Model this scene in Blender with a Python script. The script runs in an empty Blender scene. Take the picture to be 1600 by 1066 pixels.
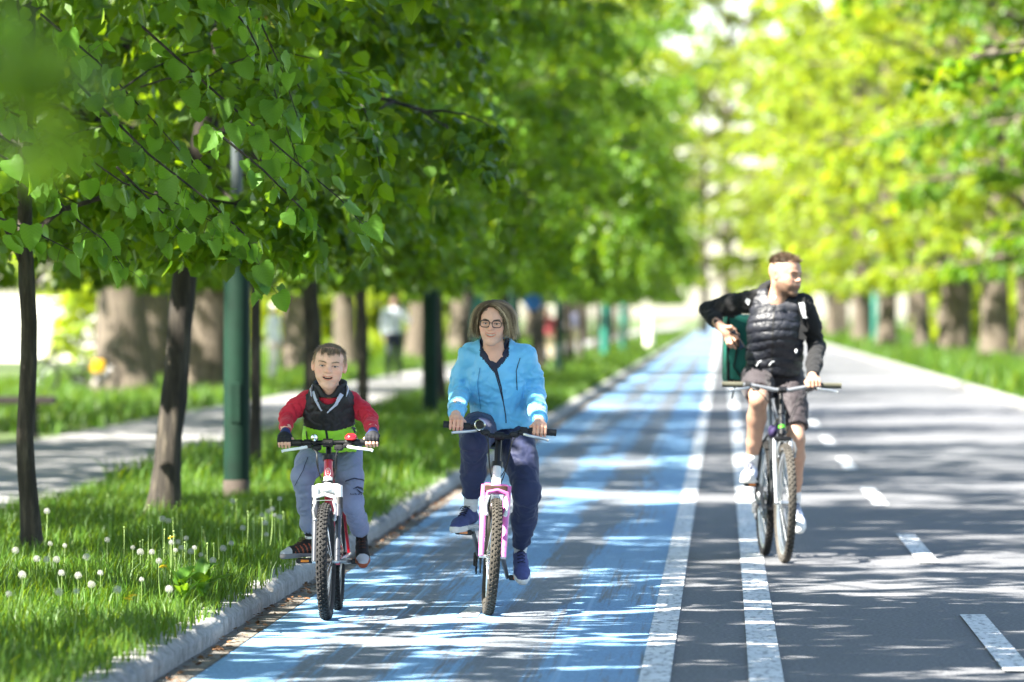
import bpy, math, random
import numpy as np
from mathutils import Vector, Matrix
from mathutils.bvhtree import BVHTree

# ------------------------------------------------------------------ camera, sky, sun, exposure
S = bpy.context.scene
COL = S.collection
FPX, CAMH, VPX, VPY = 8889.0, 1.5, 1130.0, 492.0      # 200 mm lens, lens 1.5 m above the road
cam_d = bpy.data.cameras.new('camera'); cam = bpy.data.objects.new('camera', cam_d); COL.objects.link(cam)
cam.location = (0, 0, CAMH)
cam.rotation_euler = (math.radians(90) - math.atan((533 - VPY) / FPX), 0, math.atan((VPX - 800) / FPX))
cam_d.sensor_width = 36.0; cam_d.lens = 200.0
cam_d.clip_start = 0.5; cam_d.clip_end = 3000
cam_d.dof.use_dof = True; cam_d.dof.focus_distance = 28.4; cam_d.dof.aperture_fstop = 2.9
cam_d.dof.aperture_blades = 9
S.camera = cam

SUN_DIR = Vector((-0.70, -0.52, 1.0)).normalized()     # towards the sun: high, from the left, a little behind the camera
SUN_EL = math.asin(SUN_DIR.z)
w = bpy.data.worlds.new('World'); S.world = w; w.use_nodes = True
nt = w.node_tree; nt.nodes.clear()
sky = nt.nodes.new('ShaderNodeTexSky'); sky.sky_type = 'NISHITA'; sky.sun_disc = False
sky.sun_elevation = SUN_EL; sky.sun_rotation = math.atan2(SUN_DIR.x, SUN_DIR.y)
sky.air_density = 1.0; sky.dust_density = 0.7; sky.ozone_density = 0.5
bg = nt.nodes.new('ShaderNodeBackground'); bg.inputs['Strength'].default_value = 0.060
wo = nt.nodes.new('ShaderNodeOutputWorld')
nt.links.new(sky.outputs[0], bg.inputs[0]); nt.links.new(bg.outputs[0], wo.inputs[0])
sl = bpy.data.lights.new('sun', 'SUN'); sl.energy = 5.0; sl.angle = math.radians(0.53); sl.color = (1.0, 0.95, 0.86)
so = bpy.data.objects.new('sun', sl); COL.objects.link(so)
so.rotation_euler = SUN_DIR.to_track_quat('Z', 'Y').to_euler(); so.location = (-20, -10, 40)
S.view_settings.view_transform = 'Standard'; S.view_settings.look = 'None'
S.view_settings.exposure = 2.7; S.view_settings.gamma = 1.0; S.view_settings.use_curve_mapping = False
S.render.engine = 'CYCLES'
S.cycles.use_denoising = True
S.cycles.max_bounces = 8; S.cycles.diffuse_bounces = 4; S.cycles.glossy_bounces = 3
S.cycles.transmission_bounces = 5; S.cycles.transparent_max_bounces = 6
S.cycles.sample_clamp_indirect = 10.0; S.cycles.caustics_reflective = False; S.cycles.caustics_refractive = False

# ------------------------------------------------------------------ helpers
rng = np.random.default_rng(7)
def W(u, v, d):                                        # a point of the place, d metres down the avenue
    return np.array([(u - VPX) * d / FPX, d, CAMH - (v - VPY) * d / FPX])
def lin(h):
    h = h.lstrip('#'); c = [int(h[i:i+2], 16) / 255 for i in (0, 2, 4)]
    return tuple(x / 12.92 if x <= .04045 else ((x + .055) / 1.055) ** 2.4 for x in c)
def unit(v): v = np.asarray(v, float); return v / (np.linalg.norm(v) + 1e-12)

def raw_mesh(name, V, F, smooth=True, cols=None, mats=None):
    """V (n,3); F an (m,k) array or a list of such arrays (tris and quads)."""
    me = bpy.data.meshes.new(name)
    V = np.asarray(V, np.float32).reshape(-1, 3)
    Fs = [np.asarray(f, np.int32) for f in (F if isinstance(F, (list, tuple)) else [F])]
    Fs = [f for f in Fs if f.size]
    me.vertices.add(len(V)); me.vertices.foreach_set('co', V.ravel())
    nl = sum(f.size for f in Fs); npol = sum(len(f) for f in Fs)
    me.loops.add(nl); me.polygons.add(npol)
    me.loops.foreach_set('vertex_index', np.concatenate([f.ravel() for f in Fs]))
    tot = np.concatenate([np.full(len(f), f.shape[1], np.int32) for f in Fs])
    me.polygons.foreach_set('loop_start', np.concatenate([[0], np.cumsum(tot)[:-1]]).astype(np.int32))
    me.polygons.foreach_set('loop_total', tot)
    me.polygons.foreach_set('use_smooth', np.full(npol, smooth))
    if mats is not None: me.polygons.foreach_set('material_index', np.asarray(mats, np.int32))
    if cols is not None:
        a = me.color_attributes.new('Col', 'FLOAT_COLOR', 'POINT')
        c = np.ones((len(V), 4), np.float32); c[:, :3] = cols
        a.data.foreach_set('color', c.ravel())
    me.update(calc_edges=True); me.validate()
    return me
def link(name, data, parent=None, mat=None, label=None, cat=None, group=None, kind=None):
    o = bpy.data.objects.new(name, data); COL.objects.link(o)
    if parent is not None: o.parent = parent
    if mat is not None and data is not None:
        for m in (mat if isinstance(mat, (list, tuple)) else [mat]): data.materials.append(m)
    if label: o['label'] = label
    if cat: o['category'] = cat
    if group: o['group'] = group
    if kind: o['kind'] = kind
    return o
def empty(name, loc=(0, 0, 0), rot=(0, 0, 0), **kw):
    o = link(name, None, **kw); o.location = loc; o.rotation_euler = rot; o.empty_display_size = .1
    return o
def copy_tree(o, parent=None):
    c = o.copy(); COL.objects.link(c); c.parent = parent
    for ch in list(o.children): copy_tree(ch, c)
    return c

class MB:
    """collects simple shapes into one mesh"""
    def __init__(s): s.v = []; s.q = []; s.t = []; s.n = 0
    def add(s, V, F):
        V = np.asarray(V, float).reshape(-1, 3); s.v.append(V)
        for f in F:
            (s.q if len(f) == 4 else s.t).append([i + s.n for i in f])
        s.n += len(V); return s
    def box(s, c, size, R=None, taper=1.0, bev=0.0):
        hx, hy, hz = [x / 2 for x in size]
        if bev <= 0:
            V = np.array([(x, y, z) for z in (-1, 1) for y in (-1, 1) for x in (-1, 1)], float)
            V[4:, :2] *= taper; V *= (hx, hy, hz)
            F = [(0, 2, 3, 1), (4, 5, 7, 6), (0, 1, 5, 4), (2, 6, 7, 3), (0, 4, 6, 2), (1, 3, 7, 5)]
        else:
            b = min(bev, hx * .9, hy * .9, hz * .9); ring = []
            for z, e in ((-hz, b), (-hz + b, 0), (hz - b, 0), (hz, b)):
                x, y = hx - e, hy - e; k = b * .7
                tp = taper if z > 0 else 1
                ring += [((-x + k) * tp, -y * tp, z), ((x - k) * tp, -y * tp, z), (x * tp, (-y + k) * tp, z), (x * tp, (y - k) * tp, z),
                         ((x - k) * tp, y * tp, z), ((-x + k) * tp, y * tp, z), (-x * tp, (y - k) * tp, z), (-x * tp, (-y + k) * tp, z)]
            V = np.array(ring); F = []
            for r in range(3):
                for i in range(8):
                    j = (i + 1) % 8; F.append((r*8+i, r*8+j, r*8+8+j, r*8+8+i))
            V = np.vstack([V, [(0, 0, -hz), (0, 0, hz)]])
            F += [(32, (i + 1) % 8, i) for i in range(8)] + [(33, 24 + i, 24 + (i + 1) % 8) for i in range(8)]
        if R is not None: V = V @ np.asarray(R, float).T
        return s.add(V + np.asarray(c, float), F)
    def tube(s, pts, r, n=8, cap=True, flat=None, closed=False):
        P = np.asarray(pts, float); m = len(P)
        r = np.full(m, r, float) if np.isscalar(r) else np.asarray(r, float)
        if closed: T = np.roll(P, -1, 0) - np.roll(P, 1, 0)
        else: T = np.gradient(P, axis=0)
        T /= np.linalg.norm(T, axis=1)[:, None] + 1e-12
        up = np.array([0, 0, 1.0]) if abs(T[0, 2]) < .9 else np.array([1.0, 0, 0])
        A = np.cross(up, T[0]); A /= np.linalg.norm(A); V = []
        an = np.arange(n) * 2 * math.pi / n
        for i in range(m):
            A = A - T[i] * (A @ T[i]); A /= np.linalg.norm(A) + 1e-12; B = np.cross(T[i], A)
            fx, fy = (1, 1) if flat is None else flat
            V.append(P[i] + r[i] * (np.cos(an)[:, None] * A * fx + np.sin(an)[:, None] * B * fy))
        V = np.vstack(V); F = []
        for i in range(m if closed else m - 1):
            i2 = (i + 1) % m
            for j in range(n):
                k = (j + 1) % n; F.append((i*n+j, i*n+k, i2*n+k, i2*n+j))
        if cap and not closed:
            V = np.vstack([V, P[0], P[-1]]); b = m * n
            F += [(b, (j + 1) % n, j) for j in range(n)] + [(b + 1, (m-1)*n + j, (m-1)*n + (j + 1) % n) for j in range(n)]
        return s.add(V, F)
    def lathe(s, prof, c=(0, 0, 0), axis=(1, 0, 0), n=24, closed=False):
        """prof: list of (radius, along axis)"""
        ax = unit(axis); up = np.array([0, 0, 1.0]) if abs(ax[2]) < .9 else np.array([0, 1.0, 0])
        A = unit(np.cross(up, ax)); B = np.cross(ax, A); m = len(prof); V = []; F = []
        an = np.arange(n) * 2 * math.pi / n
        for r, h in prof: V.append(np.asarray(c, float) + ax * h + r * (np.cos(an)[:, None] * A + np.sin(an)[:, None] * B))
        for i in range(m if closed else m - 1):
            i2 = (i + 1) % m
            for j in range(n):
                k = (j + 1) % n; F.append((i*n+j, i*n+k, i2*n+k, i2*n+j))
        return s.add(np.vstack(V), F)
    def ball(s, c, r, n=12, m=8, R=None):
        r = np.array([r] * 3 if np.isscalar(r) else r, float); V = []; F = []
        for i in range(m + 1):
            t = math.pi * i / m
            for j in range(n):
                a = 2 * math.pi * j / n; V.append((math.sin(t) * math.cos(a), math.sin(t) * math.sin(a), math.cos(t)))
        for i in range(m):
            for j in range(n):
                k = (j + 1) % n; F.append((i*n+j, (i+1)*n+j, (i+1)*n+k, i*n+k))
        V = np.array(V) * r
        if R is not None: V = V @ np.asarray(R).T
        return s.add(V + np.asarray(c, float), F)
    def mesh(s, name, smooth=True, M=None):
        V = np.vstack(s.v)
        if M is not None: V = V @ np.asarray(M)[:3, :3].T + np.asarray(M)[:3, 3]
        F = []
        if s.q: F.append(np.array(s.q))
        if s.t: F.append(np.array(s.t))
        return raw_mesh(name, V, F, smooth)
    def build(s, name, mat, parent=None, smooth=True, M=None, **kw):
        me = s.mesh(name, smooth, M)
        if smooth:
            try: me.set_sharp_from_angle(angle=math.radians(42))
            except Exception: pass
        return link(name, me, parent, mat, **kw)

# ---- value noise
_T = np.random.default_rng(3).random((32, 32, 32)).astype(np.float32)
def vnoise(p):
    p = np.asarray(p, np.float32); i = np.floor(p).astype(np.int64); f = p - i; f = f * f * (3 - 2 * f)
    i0 = i & 31; i1 = (i + 1) & 31
    x0, y0, z0 = i0.T; x1, y1, z1 = i1.T; fx, fy, fz = f.T
    a = _T[x0, y0, z0] * (1 - fx) + _T[x1, y0, z0] * fx; b = _T[x0, y1, z0] * (1 - fx) + _T[x1, y1, z0] * fx
    c = _T[x0, y0, z1] * (1 - fx) + _T[x1, y0, z1] * fx; d = _T[x0, y1, z1] * (1 - fx) + _T[x1, y1, z1] * fx
    return (a * (1 - fy) + b * fy) * (1 - fz) + (c * (1 - fy) + d * fy) * fz
def fbm(p, o=3): return sum(vnoise(np.asarray(p) * 2.03 ** k + 7.3 * k) * .5 ** k for k in range(o)) / sum(.5 ** k for k in range(o))

# ---- rounded solids blended into one skin (distance field -> surface)
def surface_nets(A, o, h):
    Sg = A < 0; nx, ny, nz = A.shape
    cnt = np.zeros((nx-1, ny-1, nz-1), np.int8)
    for i in (0, 1):
        for j in (0, 1):
            for k in (0, 1): cnt += Sg[i:nx-1+i, j:ny-1+j, k:nz-1+k]
    mask = (cnt > 0) & (cnt < 8); I = np.argwhere(mask)
    idx = np.full(mask.shape, -1, np.int32); idx[mask] = np.arange(len(I))
    val = {(i, j, k): A[I[:, 0]+i, I[:, 1]+j, I[:, 2]+k] for i in (0, 1) for j in (0, 1) for k in (0, 1)}
    acc = np.zeros((len(I), 3)); n = np.zeros(len(I))
    for c0 in val:
        for ax in range(3):
            if c0[ax] == 1: continue
            c1 = list(c0); c1[ax] = 1; c1 = tuple(c1)
            a, b = val[c0], val[c1]; x = (a < 0) != (b < 0)
            t = np.where(x, a / np.where(a == b, 1, a - b), 0)
            p = np.tile(np.array(c0, float), (len(I), 1)); p[:, ax] += t
            acc += p * x[:, None]; n += x
    P = (I + acc / n[:, None]) * h + o
    Fs = []
    for ax in range(3):
        b, c = (ax + 1) % 3, (ax + 2) % 3
        s0 = [slice(None)] * 3; s1 = [slice(None)] * 3
        s0[ax] = slice(0, -1); s1[ax] = slice(1, None)
        for q in (b, c): s0[q] = slice(1, -1); s1[q] = slice(1, -1)
        a0, a1 = Sg[tuple(s0)], Sg[tuple(s1)]
        E = np.argwhere(a0 != a1)
        ins = a0[tuple(E.T)]
        E[:, b] += 1; E[:, c] += 1
        def cell(db, dc):
            e = E.copy(); e[:, b] += db; e[:, c] += dc; return idx[tuple(e.T)]
        q = np.stack([cell(-1, -1), cell(0, -1), cell(0, 0), cell(-1, 0)], 1)
        q[~ins] = q[~ins][:, ::-1]; Fs.append(q)
    return P, np.vstack(Fs)

class Sdf:
    def __init__(s, h): s.h = h; s.ops = []
    def cone(s, a, b, ra, rb=None, k=.01, flat=None, sub=False):
        a = np.asarray(a, float); b = np.asarray(b, float); rb = ra if rb is None else rb
        def f(P):
            ab = b - a; q = P - a; dirv = ab
            if flat is not None:
                ax, fl = unit(flat[0]), flat[1]
                q = q + ax * ((q @ ax) * (1 / fl - 1))[..., None]; dirv = ab + ax * ((ab @ ax) * (1 / fl - 1))
            L = dirv @ dirv + 1e-12; t = np.clip(q @ dirv / L, 0, 1)
            d = np.sqrt(((q - t[..., None] * dirv) ** 2).sum(-1)) - (ra + (rb - ra) * t)
            return d if flat is None else d * min(1, .5 + .5 * flat[1])
        m = max(ra, rb) * (1 if flat is None else max(1, flat[1]))
        s.ops.append((f, np.minimum(a, b) - m, np.maximum(a, b) + m, k, sub)); return s
    def ell(s, c, r, R=None, k=.01, sub=False):
        c = np.asarray(c, float); r = np.asarray([r] * 3 if np.isscalar(r) else r, float)
        Rm = None if R is None else np.asarray(R, float)
        def f(P):
            q = P - c
            if Rm is not None: q = q @ Rm
            k0 = np.sqrt(((q / r) ** 2).sum(-1)); k1 = np.sqrt(((q / (r * r)) ** 2).sum(-1))
            return k0 * (k0 - 1) / (k1 + 1e-9)
        m = r.max() if Rm is not None else r
        s.ops.append((f, c - m, c + m, k, sub)); return s
    def box(s, c, half, R=None, rnd=.01, k=.01, sub=False):
        c = np.asarray(c, float); hb = np.asarray(half, float) - rnd
        Rm = None if R is None else np.asarray(R, float)
        def f(P):
            q = P - c
            if Rm is not None: q = q @ Rm
            q = np.abs(q) - hb
            return np.sqrt((np.maximum(q, 0) ** 2).sum(-1)) + np.minimum(q.max(-1), 0) - rnd
        m = np.linalg.norm(half) if Rm is not None else np.asarray(half, float)
        s.ops.append((f, c - m, c + m, k, sub)); return s
    def chain(s, pts, rad, k=.012, flat=None, sub=False):
        for i in range(len(pts) - 1): s.cone(pts[i], pts[i+1], rad[i], rad[i+1], k, flat, sub)
        return s
    def cut(s, p, n):                                    # keep the side the normal points away from
        p = np.asarray(p, float); n = unit(n)
        s.ops.append((lambda P: (P - p) @ n, None, None, 0, 'cut')); return s
    def cutin(s, p, n, lo, hi):
        p = np.asarray(p, float); n = unit(n)
        s.ops.append((lambda P: (P - p) @ n, np.asarray(lo, float), np.asarray(hi, float), 0, 'cut')); return s
    def solve(s, smooth=2):
        h = s.h; ad = [o for o in s.ops if o[4] is False]
        lo = np.min([o[1] for o in ad], 0) - 4 * h; hi = np.max([o[2] for o in ad], 0) + 4 * h
        n = np.ceil((hi - lo) / h).astype(int) + 1
        A = np.full(n, .5, np.float32)
        for f, a, b, k, sub in s.ops:
            if a is None: i0 = np.zeros(3, int); i1 = n
            else:
                pad = k + 3 * h if sub != 'cut' else 0
                i0 = np.clip(np.floor((a - pad - lo) / h).astype(int), 0, n); i1 = np.clip(np.ceil((b + pad - lo) / h).astype(int) + 1, 0, n)
            if np.any(i1 <= i0): continue
            g = np.stack(np.meshgrid(*[lo[q] + h * np.arange(i0[q], i1[q]) for q in range(3)], indexing='ij'), -1)
            d = f(g).astype(np.float32); sl = tuple(slice(i0[q], i1[q]) for q in range(3)); o = A[sl]
            if sub == 'cut': A[sl] = np.maximum(o, d)
            elif sub:
                hh = np.maximum(k - np.abs(o + d), 0) / max(k, 1e-6); A[sl] = np.maximum(o, -d) + hh * hh * k / 4
            else:
                hh = np.maximum(k - np.abs(o - d), 0) / max(k, 1e-6); A[sl] = np.minimum(o, d) - hh * hh * k / 4
        V, F = surface_nets(A, lo, h)
        return relax(V, F, smooth), F
def relax(V, F, it):
    if not it: return V
    e = np.vstack([F[:, [i, (i + 1) % 4]] for i in range(4)]); n = np.bincount(e[:, 0], minlength=len(V)) + np.bincount(e[:, 1], minlength=len(V))
    for _ in range(it):
        Q = np.stack([np.bincount(e[:, 0], V[e[:, 1], c], len(V)) + np.bincount(e[:, 1], V[e[:, 0], c], len(V)) for c in range(3)], 1)
        V = .5 * V + .5 * Q / np.maximum(n, 1)[:, None]
    return V
def normals(V, F):
    n = np.cross(V[F[:, 2]] - V[F[:, 0]], V[F[:, 3]] - V[F[:, 1]])
    N = np.zeros_like(V)
    for c in range(4):
        for a in range(3): N[:, a] += np.bincount(F[:, c], n[:, a], len(V))
    return N / (np.linalg.norm(N, axis=1)[:, None] + 1e-12)
def wrinkle(V, F, amp, scale, seed=0., sharp=True, mask=None):
    """cloth folds: push the surface along its normal"""
    q = V * np.asarray(scale) + seed
    q = q + (fbm(q * .7 + 3.1, 2)[:, None] - .5) * 1.6
    n = fbm(q, 3)
    g = np.clip(1 - np.abs(2 * n - 1) * 4.2, 0, 1) ** 1.3
    d = (vnoise(q * .8 + 5.5) - .5) * .9 - g if sharp else (n - .5) * 2
    if mask is not None: d = d * mask
    return V + normals(V, F) * (d * amp)[:, None]
def rot(ax, deg): return np.array(Matrix.Rotation(math.radians(deg), 3, ax))
def ik(a, b, l1, l2, pole):
    a = np.asarray(a, float); b = np.asarray(b, float); d = b - a; L = np.linalg.norm(d); L2 = min(L, (l1 + l2) * .999)
    x = (l1 * l1 - l2 * l2 + L2 * L2) / (2 * L2); y = math.sqrt(max(l1 * l1 - x * x, 0)); u = d / L
    p = np.asarray(pole, float); p = unit(p - u * (p @ u)); return a + u * x * (L / L2) + p * y

# ------------------------------------------------------------------ materials
MATS = {}
def N(nt, t, **kw):
    n = nt.nodes.new(t)
    for k, v in kw.items():
        if k in n.inputs: n.inputs[k].default_value = v
        else: setattr(n, k, v)
    return n
def mat(name, col, rough=.6, metal=0., var=.12, scale=8., bump=0., bscale=60., vcol=False, coat=0., sheen=0., spec=.5, sss=0.):
    if name in MATS: return MATS[name]
    m = bpy.data.materials.new(name); m.use_nodes = True; t = m.node_tree; b = t.nodes['Principled BSDF']
    b.inputs['Roughness'].default_value = rough; b.inputs['Metallic'].default_value = metal
    b.inputs['Coat Weight'].default_value = coat; b.inputs['Sheen Weight'].default_value = sheen
    b.inputs['Specular IOR Level'].default_value = spec
    if isinstance(col, str): col = lin(col)
    tc = N(t, 'ShaderNodeTexCoord')
    no = N(t, 'ShaderNodeTexNoise', Scale=scale, Detail=4.); t.links.new(tc.outputs['Object'], no.inputs['Vector'])
    mr = N(t, 'ShaderNodeMapRange'); mr.inputs['From Min'].default_value = .3; mr.inputs['From Max'].default_value = .7
    mr.inputs['To Min'].default_value = 1 - var; mr.inputs['To Max'].default_value = 1 + var
    t.links.new(no.outputs['Fac'], mr.inputs['Value'])
    mx = N(t, 'ShaderNodeMix', data_type='RGBA', blend_type='MULTIPLY'); mx.inputs['Factor'].default_value = 1
    if vcol:
        at = N(t, 'ShaderNodeAttribute', attribute_name='Col'); t.links.new(at.outputs['Color'], mx.inputs[6])
    else: mx.inputs[6].default_value = (*col, 1)
    t.links.new(mr.outputs[0], mx.inputs[7]); t.links.new(mx.outputs[2], b.inputs['Base Color'])
    if bump:
        n2 = N(t, 'ShaderNodeTexNoise', Scale=bscale, Detail=5.); t.links.new(tc.outputs['Object'], n2.inputs['Vector'])
        bp = N(t, 'ShaderNodeBump', Strength=bump, Distance=.01); t.links.new(n2.outputs['Fac'], bp.inputs['Height'])
        t.links.new(bp.outputs[0], b.inputs['Normal'])
    if sss:
        b.inputs['Subsurface Weight'].default_value = sss; b.inputs['Subsurface Radius'].default_value = (.012, .005, .003); b.inputs['Subsurface Scale'].default_value = 1.
    MATS[name] = m; return m
# ------------------------------------------------------------------ ground, road, paths, kerbs
def surf_mat(name, build):
    m = bpy.data.materials.new(name); m.use_nodes = True; t = m.node_tree; b = t.nodes['Principled BSDF']
    g = N(t, 'ShaderNodeNewGeometry'); build(t, b, g); MATS[name] = m; return m
def ramp(t, src, pts):
    r = N(t, 'ShaderNodeValToRGB'); e = r.color_ramp.elements
    while len(e) < len(pts): e.new(.5)
    for i, (p, c) in enumerate(pts): e[i].position = p; e[i].color = (*c, 1) if len(c) == 3 else c
    t.links.new(src, r.inputs['Fac']); return r
def noise(t, g, scale, detail=4., vec=None, rough=.5):
    n = N(t, 'ShaderNodeTexNoise', Scale=scale, Detail=detail, Roughness=rough)
    if vec is not None:
        mp = N(t, 'ShaderNodeMapping'); mp.inputs['Scale'].default_value = vec
        t.links.new(g.outputs['Position'], mp.inputs['Vector']); t.links.new(mp.outputs[0], n.inputs['Vector'])
    else: t.links.new(g.outputs['Position'], n.inputs['Vector'])
    return n.outputs['Fac']
def mixc(t, f, a, b, mode='MIX'):
    m = N(t, 'ShaderNodeMix', data_type='RGBA', blend_type=mode)
    for s, x in ((0, f), (6, a), (7, b)):
        if isinstance(x, (int, float)): m.inputs[s].default_value = x
        elif isinstance(x, tuple): m.inputs[s].default_value = (*x, 1)
        else: t.links.new(x, m.inputs[s])
    return m.outputs[2]
def asphalt_color(t, g, base, k=1.0):
    big = ramp(t, noise(t, g, .35, 5., (1, .25, 1)), [(.3, tuple(x * .78 for x in base)), (.7, tuple(x * 1.18 for x in base))]).outputs[0]
    sp = ramp(t, noise(t, g, 55., 3.), [(.38, (.62, .62, .62)), (.5, (1, 1, 1)), (.66, (1.5, 1.5, 1.48))]).outputs[0]
    return mixc(t, k, big, sp, 'MULTIPLY')
def bump(t, b, src, strength, dist=.01):
    bp = N(t, 'ShaderNodeBump', Strength=strength, Distance=dist); t.links.new(src, bp.inputs['Height']); t.links.new(bp.outputs[0], b.inputs['Normal'])
ASPH = (.112, .114, .122)
def b_road(t, b, g):
    c = asphalt_color(t, g, ASPH)
    cr = ramp(t, noise(t, g, .9, 6., (1, 1, 1), .7), [(.488, (1, 1, 1)), (.5, (.72, .72, .72)), (.512, (1, 1, 1))]).outputs[0]
    c = mixc(t, .5, c, cr, 'MULTIPLY')
    t.links.new(c, b.inputs['Base Color']); b.inputs['Roughness'].default_value = .82; bump(t, b, noise(t, g, 90., 3.), .35)
m_road = surf_mat('asphalt_road', b_road)
def b_blue(t, b, g):
    a = asphalt_color(t, g, (.135, .15, .17))
    blue = ramp(t, noise(t, g, .8, 4., (1, .15, 1)), [(.3, (.122, .250, .415)), (.7, (.180, .340, .510))]).outputs[0]
    blue = mixc(t, .75, blue, ramp(t, noise(t, g, 60., 3.), [(.38, (.55, .58, .62)), (.52, (1, 1, 1)), (.68, (1.35, 1.3, 1.25))]).outputs[0], 'MULTIPLY')
    streak = noise(t, g, 1., 5., (3.4, .035, 1), .62); patch = noise(t, g, 1., 4., (.9, .22, 1)); fine = noise(t, g, 1., 6., (38., .55, 1), .7)
    sp = N(t, 'ShaderNodeSeparateXYZ'); t.links.new(g.outputs['Position'], sp.inputs[0])
    def track(x0, wdt):      # tyres have worn the paint along two lines
        s = N(t, 'ShaderNodeMath', operation='SUBTRACT'); t.links.new(sp.outputs[0], s.inputs[0]); s.inputs[1].default_value = x0
        a_ = N(t, 'ShaderNodeMath', operation='ABSOLUTE'); t.links.new(s.outputs[0], a_.inputs[0])
        r = N(t, 'ShaderNodeMapRange'); r.inputs['From Min'].default_value = 0; r.inputs['From Max'].default_value = wdt; r.inputs['To Min'].default_value = .16; r.inputs['To Max'].default_value = 0
        t.links.new(a_.outputs[0], r.inputs['Value']); return r.outputs[0]
    def madd(a_, k, c_):
        m = N(t, 'ShaderNodeMath', operation='MULTIPLY_ADD'); t.links.new(a_, m.inputs[0]); m.inputs[1].default_value = k
        if isinstance(c_, float): m.inputs[2].default_value = c_
        else: t.links.new(c_, m.inputs[2])
        return m.outputs[0]
    s = madd(streak, .46, madd(patch, .18, madd(fine, .44, 0.)))
    s = madd(noise(t, g, 34., 6., None, .75), .16, s)
    for x0, wd in ((-1.62, .26), (-.92, .24)): s = madd(track(x0, wd), 1., s)
    f = ramp(t, s, [(.635, (0, 0, 0)), (.70, (1, 1, 1))]).outputs[0]
    line = ramp(t, noise(t, g, 1., 3., (9., .02, 1)), [(.645, (0, 0, 0)), (.68, (.8, .8, .8))]).outputs[0]
    c = mixc(t, f, blue, a); c = mixc(t, line, c, (.26, .42, .58))
    t.links.new(c, b.inputs['Base Color']); b.inputs['Roughness'].default_value = .72; bump(t, b, noise(t, g, 90., 3.), .3)
m_blue = surf_mat('worn_blue_paint', b_blue)
def b_white(t, b, g):
    wear = noise(t, g, 1., 6., (30., 6., 1), .65)
    f = ramp(t, wear, [(.40, (1, 1, 1)), (.49, (0, 0, 0))]).outputs[0]
    dirt = ramp(t, noise(t, g, 3., 5.), [(.3, (.50, .51, .52)), (.7, (.66, .67, .67))]).outputs[0]
    c = mixc(t, f, dirt, (.24, .25, .26)); t.links.new(c, b.inputs['Base Color']); b.inputs['Roughness'].default_value = .7
    bump(t, b, noise(t, g, 90., 3.), .25)
m_white = surf_mat('worn_white_paint', b_white)
def b_path(t, b, g):
    c = asphalt_color(t, g, (.19, .185, .18)); t.links.new(c, b.inputs['Base Color']); b.inputs['Roughness'].default_value = .88
    bump(t, b, noise(t, g, 40., 4.), .3)
m_path = surf_mat('grey_path', b_path)
def b_soil(t, b, g):
    c = ramp(t, noise(t, g, 1.3, 6.), [(.3, (.045, .065, .018)), (.55, (.06, .10, .02)), (.75, (.11, .10, .045))]).outputs[0]
    t.links.new(c, b.inputs['Base Color']); b.inputs['Roughness'].default_value = .95; bump(t, b, noise(t, g, 14., 5.), .6, .05)
m_soil = surf_mat('grassy_soil', b_soil)
def b_gutter(t, b, g):
    a = asphalt_color(t, g, (.16, .15, .135))
    f = ramp(t, noise(t, g, 9., 6., None, .7), [(.45, (0, 0, 0)), (.6, (1, 1, 1))]).outputs[0]
    t.links.new(mixc(t, f, a, (.105, .075, .045)), b.inputs['Base Color']); b.inputs['Roughness'].default_value = .95; bump(t, b, noise(t, g, 40., 5.), .7, .02)
m_gutter = surf_mat('gutter_dirt', b_gutter)
def b_kerb(t, b, g):
    c = ramp(t, noise(t, g, 6., 6., None, .65), [(.28, (.13, .125, .118)), (.5, (.26, .255, .245)), (.72, (.36, .355, .34))]).outputs[0]
    s = ramp(t, noise(t, g, 28., 5., None, .7), [(.36, (.30, .29, .26)), (.48, (1, 1, 1))]).outputs[0]
    t.links.new(mixc(t, .8, c, s, 'MULTIPLY'), b.inputs['Base Color']); b.inputs['Roughness'].default_value = .9; bump(t, b, noise(t, g, 30., 5.), .35, .008)
m_kerb = surf_mat('weathered_concrete', b_kerb)
def sheet(name, x0, x1, y0, y1, z, m, kind='structure', parent=None, ny=1):
    ys = np.linspace(y0, y1, ny + 1); V = [(x, y, z) for y in ys for x in (x0, x1)]
    F = np.array([(2*i, 2*i+1, 2*i+3, 2*i+2) for i in range(ny)])
    return link(name, raw_mesh(name, V, F, False), parent, m, kind=kind)
sheet('ground', -1500, 1500, -300, 2600, -.03, m_soil)
RL, RR = -2.32, 4.76
sheet('road', RL, RR, -25, 900, 0, m_road)
sheet('gutter', RL, RL + .13, -25, 900, .003, m_gutter)
sheet('cycle_lane_paint', RL + .14, -.335, -25, 900, .004, m_blue)
def block(name, x0, x1, z, m):            # raised verge: top and the face towards the road
    V = [(x0, -25, -.02), (x1, -25, -.02), (x1, -25, z), (x0, -25, z), (x0, 900, -.02), (x1, 900, -.02), (x1, 900, z), (x0, 900, z)]
    F = np.array([(0, 1, 2, 3), (4, 7, 6, 5), (3, 2, 6, 7), (0, 3, 7, 4), (1, 5, 6, 2)])
    return link(name, raw_mesh(name, V, F, False), None, m, kind='structure')
block('verge_left', -5.1, RL - .15, .09, m_soil)
block('lawn_left', -140, -7.7, .09, m_soil)
block('footpath_left', -7.698, -5.102, .10, m_path)
block('verge_right', RR + .15, 60, .09, m_soil)
def line(x, wd, y0, y1, parent, name='marking'):
    return sheet(name, x - wd/2, x + wd/2, y0, y1, .008, m_white, None, parent)
mk = empty('road_markings', (0, 0, 0), kind='structure')
line(-.281, .128, -25, 900, mk, 'solid_line'); line(.177, .142, -25, 900, mk, 'solid_line')
y = 23.9 - 4 * 10.4
for i in range(30):
    line(1.24, .125, y + i * 10.4 + .0, y + i * 10.4 + 4.5, mk, 'dash')
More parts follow.
